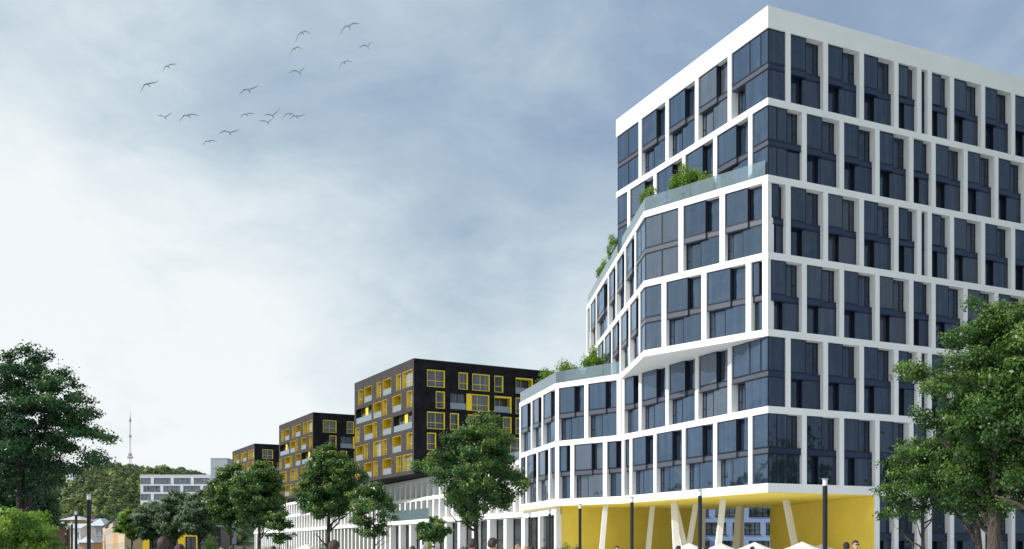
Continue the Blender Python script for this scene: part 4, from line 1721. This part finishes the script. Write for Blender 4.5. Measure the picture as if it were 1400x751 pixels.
# left
tree('dark_tree', 'large dark spreading tree at the left edge of the picture', ray(26, 40), 40, 0, (470, 690), 1.95, 2.75, 26, M['leaf_b'], 100, 46000, .060, .2, 3.1, limbs=9, crad=.52, lump=.34, flat=.33, barkm=M['bark_d'], inner=.25,
     extra=[((px_ - 26) * .02926, dy_, high(py_, 40) + .3) for px_, py_, dy_ in ((82, 510, 0), (92, 522, .5), (78, 535, -.6), (100, 540, .2), (113, 548, -.2), (105, 560, .6), (90, 555, -.5), (120, 566, 0),
             (86, 580, .9), (118, 590, .3), (132, 592, -.1), (140, 598, .1), (104, 596, -.6), (92, 612, .4), (124, 622, .2), (136, 630, -.2), (110, 632, .6), (97, 640, -.3), (78, 605, 0), (80, 642, .8), (72, 660, 0), (60, 488, .1), (45, 480, -.5), (-30, 560, 0), (-40, 590, .4), (-35, 520, .2))])
tree('dark_tree', 'darker tree behind the large left one, half hidden by it', ray(-10, 47), 47, 0, (575, 720), 2.6, 3.2, 27, M['leaf_b'], 60, 26000, .09, .2, 2.0, limbs=7, crad=.7, barkm=M['bark_d'])
tree('low_tree', 'low dark broad tree under the large left tree', ray(48, 52), 52, 0, (655, 742), 1.1, 1.4, 28, M['leaf_b'], 44, 12000, .08, .08, 1.3, limbs=5, crad=.5, flat=.35, barkm=M['bark_d'])
tree('bright_bush_tree', 'bright green low tree in the bottom left corner', ray(14, 30), 30, 0, (690, 765), 1.0, .85, 29, M['leaf_c'], 40, 16000, .05, .06, .7, limbs=6, crad=.36, flat=.5, z0=0)
tree('bright_bush_tree', 'second bright green low tree right of the corner one', ray(42, 38), 38, 0, (696, 765), .8, .9, 30, M['leaf_c'], 28, 10000, .055, .06, .7, limbs=5, crad=.34, flat=.5)

# terrace shrubs on the corner building
z4, z2 = ztop(4), ztop(2)
TG = 'shrubs on the roof terraces'
def at2(px, Y):
    return ray(px, Y), Y
bush('big rounded bright shrub behind the upper glass balustrade', 15.35, 88.2, z4, 1.55, 1.85, 41, M['leaf_c'], 7000, .11, group=TG)
bush('low shrub joined to the right side of the biggest terrace shrub', 16.75, 86.4, z4, 1.1, 1.2, 42, M['leaf_c'], 3500, .10, group=TG)
bush('small shrub at the bend of the upper glass balustrade', 12.6, 91.4, z4, .9, 1.6, 43, M['leaf_c'], 3000, .10, group=TG)
bush('shrub leaning out left of the glass tower side', 11.15, 107.5, z4, .9, 2.0, 44, M['leaf_c'], 3000, .11, group=TG)
bush('far small shrub near the end of the upper terrace', 10.75, 115.5, z4, .9, 1.7, 45, M['leaf_c'], 3000, .11, group=TG)
bush('round shrub behind the lower glass balustrade beside the white columns', ray(812, 110), 110, z2, 1.35, 2.25, 46, M['leaf_c'], 6000, .12, group=TG)
bush('long low shrub on the lower terrace, right part of the hedge', ray(776, 113), 113, z2, 2.0, 1.9, 47, M['leaf_c'], 4500, .12, group=TG)
bush('long low shrub on the lower terrace, left part of the hedge', ray(750, 117), 117, z2, 1.7, 1.75, 48, M['leaf_c'], 4000, .12, group=TG)
# planters' shrubs in the square
SQ = 'shrubs standing in the square'
for i, (px_, Y, rx_, h_, m_, lab) in enumerate([
    (385, 88, 1.7, 1.18, 'leaf_c', 'wide green shrub below the round crowned tree'),
    (362, 90, 1.2, 1.15, 'leaf_e', 'dark green shrub left of the wide one'),
    (560, 60, .75, 1.18, 'leaf_c', 'bushy yellow green shrub beside a grey haired head'),
    (592, 62, .8, 1.25, 'leaf_c', 'yellow green shrub below the low sapling'),
    (688, 64, .9, 1.2, 'leaf_c', 'leafy shrub right of the two dark haired heads'),
    (776, 80, 1.1, 1.25, 'leaf_e', 'low shrub at the left foot of the yellow wall'),
    (790, 82, .9, 1.2, 'leaf_e', 'low shrub beside a black lamp at the yellow wall'),
    (436, 70, .8, 1.25, 'leaf_e', 'dark shrub left of the big brown haired head'),
    (287, 96, .8, 1.7, 'leaf_e', 'rounded dark shrub before the black pavilion'),
    (630, 66, .8, 1.15, 'leaf_e', 'small dark shrub at the foot of the big centre tree'),
    (745, 90, .7, 1.25, 'leaf_e', 'small shrub below the white columns of the low wing')]):
    bush(lab, ray(px_, Y), Y, GZ, rx_, h_, 60 + i, M[m_], 3200, .065, group=SQ)

# ------------------------------------------------------------------ lamps
def lamp(px, Y, label, z0, H):
    root = empty('street_lamp', (ray(px, Y), Y, z0), label, 'street lamp', 'black column street lamps')
    return root


lamp_proto = None


def lamp_build():
    root = empty('street_lamp', (0, 0, 0), 'x', 'street lamp', 'black column street lamps')
    q = MB()
    q.tube([(0, 0, 0.12), (0, 0, 4.28)], .10, 16)
    q.build('pole', M['black'], root, smooth=False)
    q = MB()
    q.tube([(0, 0, 0), (0, 0, .06), (0, 0, .119)], [.19, .19, .13], 16)
    q.build('base', M['black'], root)
    q = MB()
    q.tube([(0, 0, 4.283), (0, 0, 4.52)], .095, 16)
    q.build('lamp_glass', M['lampglass'], root)
    q = MB()
    q.tube([(0, 0, 4.523), (0, 0, 4.56)], [.135, .135], 16)
    q.build('cap', M['steel'], root)
    return root


lamps = [(1128, 41.5, 'tall black lamp column in front of the yellow wall, nearest on the right'),
         (957, 49.5, 'black lamp column among the slanted columns'),
         (864, 57, 'black lamp column in front of the orange yellow wall'),
         (793, 66, 'black lamp column at the left end of the yellow wall'),
         (751.5, 77, 'black lamp column before the white ground floor columns'),
         (724, 86, 'thin distant lamp column, left of the others at the low wing'),
         (578, 108, 'distant lamp column before the white podium near the low sapling'),
         (393, 190, 'far small lamp column before the colonnade'),
         (121.5, 53, 'black lamp column on the left, tallest and nearest of that row'),
         (104, 79, 'second lamp column of the left row, shorter than the nearest'),
         (98.3, 97, 'third lamp column of the left row, dark top'),
         (92.3, 124, 'fourth lamp column of the left row'),
         (89.6, 150, 'fifth lamp column of the left row, close to the fourth'),
         (87.8, 176, 'last and smallest lamp column of the left row')]
for i, (px_, Y, lab) in enumerate(lamps):
    if lamp_proto is None:
        o = lamp_proto = lamp_build()
    else:
        o = copy_tree(lamp_proto)
    z0 = 0.0 if Y < 34 else (GZ if Y > 46 else GZ * (Y - 34) / 12)
    o.location = (ray(px_, Y), Y, z0)
    o['label'] = lab
    # heads stand about 4.5 m above the viewer's pavement
    tops = {1128: 654.5, 957: 669.5, 864: 679.5, 793: 689, 751.5: 697, 724: 702, 578: 712, 393: 729, 121.5: 675.5, 104: 698.5, 98.3: 713, 92.3: 720.5, 89.6: 729, 87.8: 733}
    o.scale[2] = (high(tops[px_], Y) - z0) / 4.56

# ------------------------------------------------------------------ parasols
def parasol_build():
    root = empty('parasol', (0, 0, 0), 'x', 'parasol', 'white parasols in front of the arcade')
    q = MB()
    hw, zt, zb = 1.6, 2.62, 1.95
    top = (0, 0, zt)
    ring = []
    n_ = 8
    for i in range(n_):
        a = 2 * PI * i / n_ + PI / 8
        ring.append((math.cos(a) * hw * 1.05, math.sin(a) * hw * 1.05, zb))
    for i in range(n_):
        a, b = Vector(ring[i]), Vector(ring[(i + 1) % n_])
        m0 = (Vector(top) * .5 + a * .5) - Vector((0, 0, .03))
        m1 = (Vector(top) * .5 + b * .5) - Vector((0, 0, .03))
        k = len(q.v)
        q.v += [top, tuple(m0), tuple(m1), tuple(a), tuple(b), (a.x, a.y, a.z - .16), (b.x, b.y, b.z - .16)]
        q.f += [(k, k + 1, k + 2), (k + 1, k + 3, k + 4, k + 2), (k + 3, k + 5, k + 6, k + 4)]
        q.m += [0, 0, 0]
    q.build('canopy', M['canvas'], root)
    q = MB()
    for i in range(n_):
        a = Vector(ring[i])
        q.tube([(0, 0, zt - .03), (a.x * .5, a.y * .5, (zt + zb) / 2 - .06), (a.x * .98, a.y * .98, zb - .02)], .014, 5)
    q.build('ribs', M['steel'], root)
    q = MB()
    q.tube([(0, 0, .05), (0, 0, zt + .03)], .03, 10)
    q.build('pole', M['steel'], root)
    q = MB()
    q.tube([(0, 0, 0), (0, 0, .08)], [.35, .33], 16)
    q.build('base', M['black'], root)
    return root


pproto = None
for (px_, Y, py_, lab) in ((942.5, 66, 742, 'parasol at the foot of the inverted V column'), (985.5, 74, 742, 'parasol with its tip in front of the white slanted column'),
                           (1032, 68, 740.6, 'parasol in the middle, below the pale blue building'), (1097, 64, 740, 'parasol left of the nearest right lamp'),
                           (1123, 84, 743.2, 'shaded parasol behind the nearest right lamp'), (420, 72, 743.3, 'parasol far left, in front of the white colonnade')):
    if pproto is None:
        o = pproto = parasol_build()
    else:
        o = copy_tree(pproto)
    o.location = (ray(px_, Y), Y, GZ)
    o.scale[2] = (high(py_, Y) - GZ) / 2.65
    o['label'] = lab

# ------------------------------------------------------------------ radio mast on the hill
MY = 815.0
mx = ray(178, MY)
mz = hill_z(mx, MY) - 1
mt = high(563, MY) - mz
mast = empty('radio_mast', (mx, MY, mz), 'tall thin lattice radio mast on top of the wooded hill', 'mast')
q = MB()
segs = 22
def mw(z):
    return 0.5 * (1 - z / mt) + 0.22
for c in ((-1, -1), (1, -1), (1, 1), (-1, 1)):
    q.tube([(c[0] * mw(z), c[1] * mw(z), z) for z in np.linspace(0, mt * .93, segs)], .07, 4)
zs = np.linspace(0, mt * .93, segs)
for i in range(segs - 1):
    a, b = mw(zs[i]), mw(zs[i + 1])
    for (s0, s1) in (((-1, -1), (1, -1)), ((1, -1), (1, 1)), ((1, 1), (-1, 1)), ((-1, 1), (-1, -1))):
        q.tube([(s0[0] * a, s0[1] * a, zs[i]), (s1[0] * b, s1[1] * b, zs[i + 1])], .035, 4)
        q.tube([(s0[0] * a, s0[1] * a, zs[i]), (s1[0] * a, s1[1] * a, zs[i])], .05, 4)
q.build('lattice', M['steelred'], mast)
q = MB()
q.tube([(0, 0, mt * .9), (0, 0, mt)], .18, 6)
q.build('antenna', M['steel'], mast)
for zf, wd in ((.30, 1.9), (.34, 1.2), (.62, .8), (.86, .6)):
    q = MB()
    q.box(-wd, wd, -wd, wd, mt * zf, mt * zf + .35)
    for i in range(6):
        a = 2 * PI * i / 6
        q.tube([(math.cos(a) * wd, math.sin(a) * wd, mt * zf - .8), (math.cos(a) * wd, math.sin(a) * wd, mt * zf + 1.5)], .2, 6)
    q.build('platform', M['steel'], mast)
q = MB()
q.tube([(2.0, -2, mt * .18), (2.0, -2.5, mt * .18)], [1.0, 1.0], 12)
q.build('dish', M['steel'], mast)

# ------------------------------------------------------------------ gulls
birds = [((195, 330), (225, 305), (270, 292), 'upper left small gull above a larger banking gull'),
         ((80, 438), (122, 397), (175, 375), 'leftmost gull of the flock, banking with dark wings'),
         ((165, 555), (210, 568), (242, 538), 'left lower gull with wings raised in a V'),
         ((278, 590), (330, 558), (385, 556), 'gull gliding right of the left V-winged one'),
         ((400, 708), (437, 690), (478, 694), 'lowest gull of the flock with dark arched wings'),
         ((482, 651), (540, 646), (592, 624), 'gull just above and right of the lowest one'),
         ((586, 451), (640, 428), (690, 397), 'gull alone in the middle with straight tilted wings'),
         ((590, 573), (628, 552), (672, 548), 'small arched gull left of the central cluster'),
         ((710, 555), (762, 559), (798, 515), 'upper gull of the central cluster, one wing raised steeply'),
         ((685, 585), (738, 593), (765, 563), 'lower gull of the central cluster'),
         ((805, 577), (848, 548), (880, 562), 'arched gull at the right of the central cluster, left of a touching pair'),
         ((845, 575), (885, 562), (930, 546), 'rightmost gull of the central cluster'),
         ((840, 340), (900, 337), (925, 305), 'gull with one raised wing under the arched pair'),
         ((845, 255), (875, 213), (915, 216), 'arched gull below the top arched gull'),
         ((875, 180), (915, 131), (957, 138), 'arched gull at the top centre with dark right wing'),
         ((1102, 140), (1155, 100), (1207, 83), 'topmost right gull with long dark wings'),
         ((1198, 213), (1250, 203), (1268, 170), 'rightmost gull with a raised right wing'),
         ((1100, 315), (1130, 284), (1172, 280), 'lower right small arched gull')]
r = np.random.default_rng(9)
for bi, (l, c, rr, lab) in enumerate(birds):
    P = [(170 + a / 3.754, 10 + b / 3.754) for a, b in (l, c, rr)]
    span = math.hypot(P[2][0] - P[0][0], P[2][1] - P[0][1])
    Y = 1.45 * FOC / span
    Y = min(max(Y, 58), 95)
    ctr = Vector((ray(P[1][0], Y), Y, high(P[1][1], Y)))
    q = MB()
    # body with head, beak and tail
    q.tube([(0, -.26, .0), (0, -.2, .01), (0, -.13, .0), (0, 0, -.01), (0, .16, 0), (0, .27, .01)], [.01, .028, .04, .046, .028, .01], 8)
    q.quad((-.05, .36, .012), (.05, .36, .012), (.018, .2, .012), (-.018, .2, .012))
    yaw = r.uniform(-.35, .35)
    for P_, sg in ((P[0], -1), (P[2], 1)):
        dx = (P_[0] - P[1][0]) * Y / FOC
        dz = (P[1][1] - P_[1]) * Y / FOC
        # wing: shoulder, wrist, tip; the wrist arches up
        arch = 0.10 * math.hypot(dx, dz) * (1.6 if dz < 0 else (-1.0 if dz > .25 else .8))
        st = []
        for i in range(7):
            t = i / 6
            yo = -.05 - .10 * math.sin(min(1, t * 1.6) * PI) + .20 * max(0, t - .5)
            ch = (.09 * (1 - t) + .055 * math.sin(t * PI) + .012)
            st.append((dx * t, yo, dz * t + arch * math.sin(t * PI), ch))
        n0 = len(q.v)
        for (x_, y_, z_, ch) in st:
            th = .008 + .006 * (1 - abs(2 * (x_ / (dx or 1)) - 1))
            q.v += [(x_, y_ - ch * .45, z_ + th), (x_, y_ + ch * .55, z_ + .002 - ch * .22), (x_, y_ - ch * .35, z_ - th * .6)]
        for i in range(6):
            a = n0 + 3 * i
            for (u, v_) in ((0, 1), (1, 2), (2, 0)):
                q.f.append((a + u, a + v_, a + 3 + v_, a + 3 + u))
                q.m.append(0)
    o = q.build('gull', M['bird'], None, ctr)
    tag(o, lab, 'bird', 'gulls flying in the sky')


# ------------------------------------------------------------------ people
def eval_mesh(o):
    dg_ = bpy.context.evaluated_depsgraph_get()
    me = bpy.data.meshes.new_from_object(o.evaluated_get(dg_), depsgraph=dg_)
    return me


def skin_mesh(verts, edges, radii, root=0, sub=1):
    me = bpy.data.meshes.new('tmp')
    me.from_pydata(verts, edges, [])
    o = bpy.data.objects.new('tmp', me)
    COL.objects.link(o)
    m_ = o.modifiers.new('s', 'SKIN')
    m_.use_smooth_shade = True
    for i, v_ in enumerate(me.skin_vertices[0].data):
        rr = radii[i]
        v_.radius = rr if hasattr(rr, '__len__') else (rr, rr)
        v_.use_root = (i == root)
    s_m = o.modifiers.new('u', 'SUBSURF')
    s_m.levels = sub
    bpy.context.view_layer.update()
    res = eval_mesh(o)
    bpy.data.objects.remove(o)
    return res


def body_mesh(seated=False, arm=0.0):
    # one joint per vertex, 1.75 m tall, facing -Y
    V_, E_, R_ = [], [], []

    def add(p, rad, par=None):
        V_.append(p)
        R_.append(rad)
        if par is not None:
            E_.append((par, len(V_) - 1))
        return len(V_) - 1
    pel = add((0, 0, .95), (.155, .115))
    wst = add((0, .0, 1.10), (.13, .10), pel)
    chs = add((0, -.005, 1.28), (.155, .115), wst)
    shl = add((0, 0.0, 1.41), (.12, .085), chs)
    nek = add((0, 0.0, 1.50), (.058, .058), shl)
    hd0 = add((0, -.015, 1.57), (.062, .07), nek)
    for sx in (-1, 1):
        a = add((sx * .185, 0, 1.42), .062, shl)
        b = add((sx * .235, .01, 1.14), .043, a)
        c = add((sx * .25, -.04 - arm, .90 + arm * .6), .030, b)
        h_ = add((sx * .25, -.055 - arm, .83 + arm * .6), (.038, .022), c)
        e_ = add((sx * .25, -.065 - arm, .79 + arm * .6), (.040, .018), h_)
        hp = add((sx * .09, 0, .90), .095, pel)
        kn = add((sx * .10, -.015, .49), .058, hp)
        an = add((sx * .105, .02, .09), .038, kn)
        ft = add((sx * .115, -.06, .04), (.04, .035), an)
        add((sx * .12, -.17, .03), (.038, .025), ft)
    base = skin_mesh(V_, E_, R_)
    # head, ears, nose, fingers joined in and fused with a voxel remesh
    q = MB()
    q.ball((0, -.012, 1.665), (.078, .095, .105), 20, 14)
    q.ball((0, -.035, 1.605), (.055, .065, .062), 14, 10)
    q.ball((0, -.112, 1.645), (.013, .018, .024), 8, 6)
    for sx in (-1, 1):
        q.ball((sx * .079, .0, 1.65), (.012, .02, .032), 8, 6)
    q.ball((0, -.098, 1.603), (.024, .012, .008), 8, 5)
    for sx in (-1, 1):
        for i in range(4):
            ln_ = (.075, .085, .08, .062)[i]
            yy = -.035 - arm - .0175 * i - .005
            zz = .775 + arm * .6
            x_ = sx * .25
            q.tube([(x_, yy, zz + .02), (x_, yy - .004, zz - ln_ * .45), (x_ - sx * .012, yy - .006, zz - ln_ * .8), (x_ - sx * .022, yy - .006, zz - ln_)], [.0095, .009, .008, .006], 6)
        q.tube([(sx * .245, -.085 - arm, .83 + arm * .6), (sx * .235, -.112 - arm, .80 + arm * .6), (sx * .228, -.12 - arm, .765 + arm * .6)], [.012, .011, .008], 6)
    me = bpy.data.meshes.new('tmp')
    vs = [tuple(v_.co) for v_ in base.vertices]
    fs = [tuple(p_.vertices) for p_ in base.polygons]
    n0 = len(vs)
    vs += q.v
    fs += [tuple(n0 + i for i in f) for f in q.f]
    me.from_pydata(vs, [], fs)
    o = bpy.data.objects.new('tmp', me)
    COL.objects.link(o)
    rm = o.modifiers.new('r', 'REMESH')
    rm.mode = 'VOXEL'
    rm.voxel_size = .0085
    rm.use_smooth_shade = True
    bpy.context.view_layer.update()
    res = eval_mesh(o)
    bpy.data.objects.remove(o)
    res.name = 'person'
    return res


def cloth_from(body, zlo, zhi, grow, test=None):
    """offset copy of part of the body surface"""
    vn = [v_.normal.copy() for v_ in body.vertices]
    keep = set()
    for v_ in body.vertices:
        if zlo <= v_.co.z <= zhi and (test is None or test(v_.co)):
            keep.add(v_.index)
    idx = {}
    vs, fs = [], []
    for p_ in body.polygons:
        if all(i in keep for i in p_.vertices):
            f = []
            for i in p_.vertices:
                if i not in idx:
                    idx[i] = len(vs)
                    co_ = body.vertices[i].co + vn[i] * grow
                    vs.append(tuple(co_))
                f.append(idx[i])
            fs.append(tuple(f))
    me = bpy.data.meshes.new('cloth')
    me.from_pydata(vs, [], fs)
    me.polygons.foreach_set('use_smooth', [True] * len(me.polygons))
    me.update()
    return me


def hair_mesh(style, material, seed):
    r_ = np.random.default_rng(seed)
    q = MB()
    n_, m_ = 26, 18
    low = {'short': 1.655, 'long': 1.50}[style]
    q0 = len(q.v)
    for j in range(m_ + 1):
        ph = PI * j / m_
        for i in range(n_):
            t = 2 * PI * i / n_
            x_, y_, z_ = math.sin(ph) * math.cos(t), math.sin(ph) * math.sin(t), math.cos(ph)
            g_ = 1 + .035 * math.sin(t * 9 + seed) * math.sin(ph) + r_.normal(0, .012)
            px_, py_, pz_ = x_ * .091 * g_, .0 + y_ * .108 * g_, 1.678 + z_ * .115 * g_
            front = y_ < -.25
            lim = 1.715 if front else (1.655 if (abs(x_) > .6 and y_ < .3) else low + (.1 if style == 'short' and y_ < .2 else 0))
            if style == 'short':
                lim = 1.715 if front else (1.67 if abs(x_) > .75 and y_ < .2 else 1.60)
            if pz_ < lim:
                if style == 'long' and not front:
                    k = (lim - pz_)
                    pz_ = 1.64 - k * 2.2
                    px_ = x_ * .10
                    py_ = .01 + y_ * .09
                    px_ = math.cos(t) * .085
                    py_ = .02 + math.sin(t) * .085
                    pz_ = max(pz_, 1.44)
                else:
                    pz_ = lim
                    px_ *= .93
                    py_ = py_ * .93
            q.v.append((px_, py_, pz_))
    for j in range(m_):
        for i in range(n_):
            k = (i + 1) % n_
            q.f.append((q0 + j * n_ + i, q0 + j * n_ + k, q0 + (j + 1) * n_ + k, q0 + (j + 1) * n_ + i))
            q.m.append(0)
    return q


BODIES = [body_mesh(arm=0.0), body_mesh(arm=.06)]
for b_ in BODIES:
    b_.materials.append(M['skin'])
SHIRTS = [cloth_from(b_, .93, 1.475, .012, lambda c: abs(c.x) < .30 and not (abs(c.x) > .2 and c.z < .96)) for b_ in BODIES]
TROUS = [cloth_from(b_, .08, .985, .010, lambda c: abs(c.x) < .205) for b_ in BODIES]
SHOES = [cloth_from(b_, -.02, .10, .012) for b_ in BODIES]


def person(px, topy, width, face, hair, style, shirt, label, glasses=False):
    Y = .185 * FOC / width
    H = (EYE + (748 - topy) * Y / FOC)
    z0 = 0.0 if Y < 34 else (GZ if Y > 46 else GZ * (Y - 34) / 12)
    H -= z0
    H = min(max(H, 1.55), 1.95)
    # keep the drawn head where the photo has it: choose the distance that gives this height
    root = empty('person', (ray(px, Y), Y, z0), label, 'person', 'people crossing the square', rz=R(face))
    bi_ = abs(hash(label)) % 2 if False else (len(label) % 2)
    s_ = H / 1.793
    b = link('body', BODIES[bi_], root)
    b.scale = (s_, s_, s_)

    def put(name, me, m_):
        me2 = me.copy()
        me2.materials.clear()
        me2.materials.append(m_)
        o_ = link(name, me2, root)
        o_.scale = (s_, s_, s_)
        return o_
    put('shirt', SHIRTS[bi_], M[shirt])
    put('trousers', TROUS[bi_], M['jeans'] if len(label) % 3 else M['cloth_black'])
    put('shoes', SHOES[bi_], M['shoe'])
    hq = hair_mesh(style, None, len(label))
    h_ = hq.build('hair', M[hair], root, smooth=True)
    h_.scale = (s_, s_, s_)
    e = MB()
    for sx in (-1, 1):
        e.ball((sx * .03, -.096, 1.665), (.012, .008, .007), 8, 6)
    if not glasses:
        eo = e.build('eyes', M['eye'], root, smooth=True)
        eo.scale = (s_, s_, s_)
    else:
        e = MB()
        for sx in (-1, 1):
            e.ball((sx * .034, -.112, 1.665), (.028, .010, .020), 12, 8)
            e.tube([(sx * .06, -.11, 1.672), (sx * .088, -.05, 1.672), (sx * .088, .02, 1.668)], .003, 5)
        e.tube([(-.012, -.117, 1.672), (.012, -.117, 1.672)], .003, 5)
        eo = e.build('sunglasses', M['black'], root, smooth=True)
        eo.scale = (s_, s_, s_)
    return root


person(457, 738, 15.5, 165, 'hair_brown', 'short', 'cloth_navy', 'person with thick brown hair seen from behind, below the forked dark tree')
person(645.5, 736, 12.5, 190, 'hair_brown', 'short', 'cloth_black', 'person with brown hair turned away, left of another dark haired head')
person(673.5, 735, 13, 150, 'hair_brown', 'short', 'cloth_red', 'person with dark hair walking right of the big centre tree')
person(223, 733.5, 14.5, 180, 'hair_brown', 'long', 'cloth_grey', 'person with bushy brown hair in front of the yellow pavilion')
person(246, 743.5, 14, 175, 'hair_brown', 'short', 'cloth_beige', 'shorter person with greyish brown hair beside the bushy haired one')
person(1157, 741, 9.4, 170, 'hair_black', 'short', 'cloth_black', 'person with black hair in front of the right yellow wall')
person(1169.5, 738.5, 9.0, 10, 'hair_brown', 'short', 'cloth_white', 'person in white shirt and sunglasses facing the camera', True)
person(579, 745, 7.5, 170, 'hair_grey', 'short', 'cloth_blue', 'grey haired person beside the yellow green shrubs')
person(564, 746, 8, 200, 'hair_brown', 'short', 'cloth_red', 'person with brown hair left of the grey haired one')
person(592, 745.8, 7.5, 30, 'hair_brown', 'short', 'cloth_beige', 'person with reddish brown hair right of the grey haired one')
person(708, 744, 7.0, 60, 'hair_blond', 'short', 'cloth_beige', 'bald looking fair person near the white ground floor columns')
person(720, 746.5, 9.5, 200, 'hair_blond', 'long', 'cloth_red', 'blond person in front of the white ground floor columns')
person(727, 746, 6.5, 160, 'hair_black', 'short', 'cloth_green', 'dark haired person just behind the blond one')
person(746, 746.5, 6.5, 185, 'hair_black', 'short', 'cloth_navy', 'dark haired person by the lamp before the low wing')
person(754.5, 744.5, 6.0, 20, 'hair_blond', 'short', 'cloth_white', 'fair haired person facing the camera by the low wing')
person(760, 745.5, 6.0, 90, 'hair_brown', 'short', 'cloth_grey', 'brown haired person looking sideways by the low wing')
person(843.5, 746, 6.6, 15, 'hair_brown', 'short', 'cloth_beige', 'person facing the camera before the orange yellow wall')
person(850.5, 748, 5.8, 40, 'hair_blond', 'long', 'cloth_white', 'fair haired person right of the one facing the camera')
person(882, 748.5, 6, 160, 'hair_black', 'short', 'cloth_navy', 'dark haired person at the foot of the second slanted column')
person(927.5, 742, 6.5, 120, 'hair_black', 'short', 'cloth_grey', 'dark haired person before the inverted V column')
person(965.5, 747, 6.5, 170, 'hair_black', 'long', 'cloth_green', 'dark haired person between two parasols')
person(1028.5, 747, 6.5, 190, 'hair_black', 'short', 'cloth_blue', 'dark haired person under the middle parasol')
person(317, 746, 8, 150, 'hair_brown', 'short', 'cloth_red', 'person below the narrow tall tree on the avenue')
person(303, 746.5, 6.5, 20, 'hair_brown', 'long', 'cloth_white', 'person in white shirt left of the narrow tall tree')
person(333, 747.5, 6.5, 200, 'hair_black', 'short', 'cloth_grey', 'dark haired person between the narrow tree and the round crowned tree')
person(374, 746, 6.5, 170, 'hair_brown', 'short', 'cloth_blue', 'brown haired person beside the wide green shrub')
person(70, 746, 6.5, 30, 'hair_blond', 'long', 'cloth_beige', 'fair haired person under the low dark tree')
person(80, 747, 8, 180, 'hair_brown', 'short', 'cloth_navy', 'person left of the row of lamps, at the bottom edge')

for m_ in list(bpy.data.meshes):
    if m_.users == 0:
        bpy.data.meshes.remove(m_)
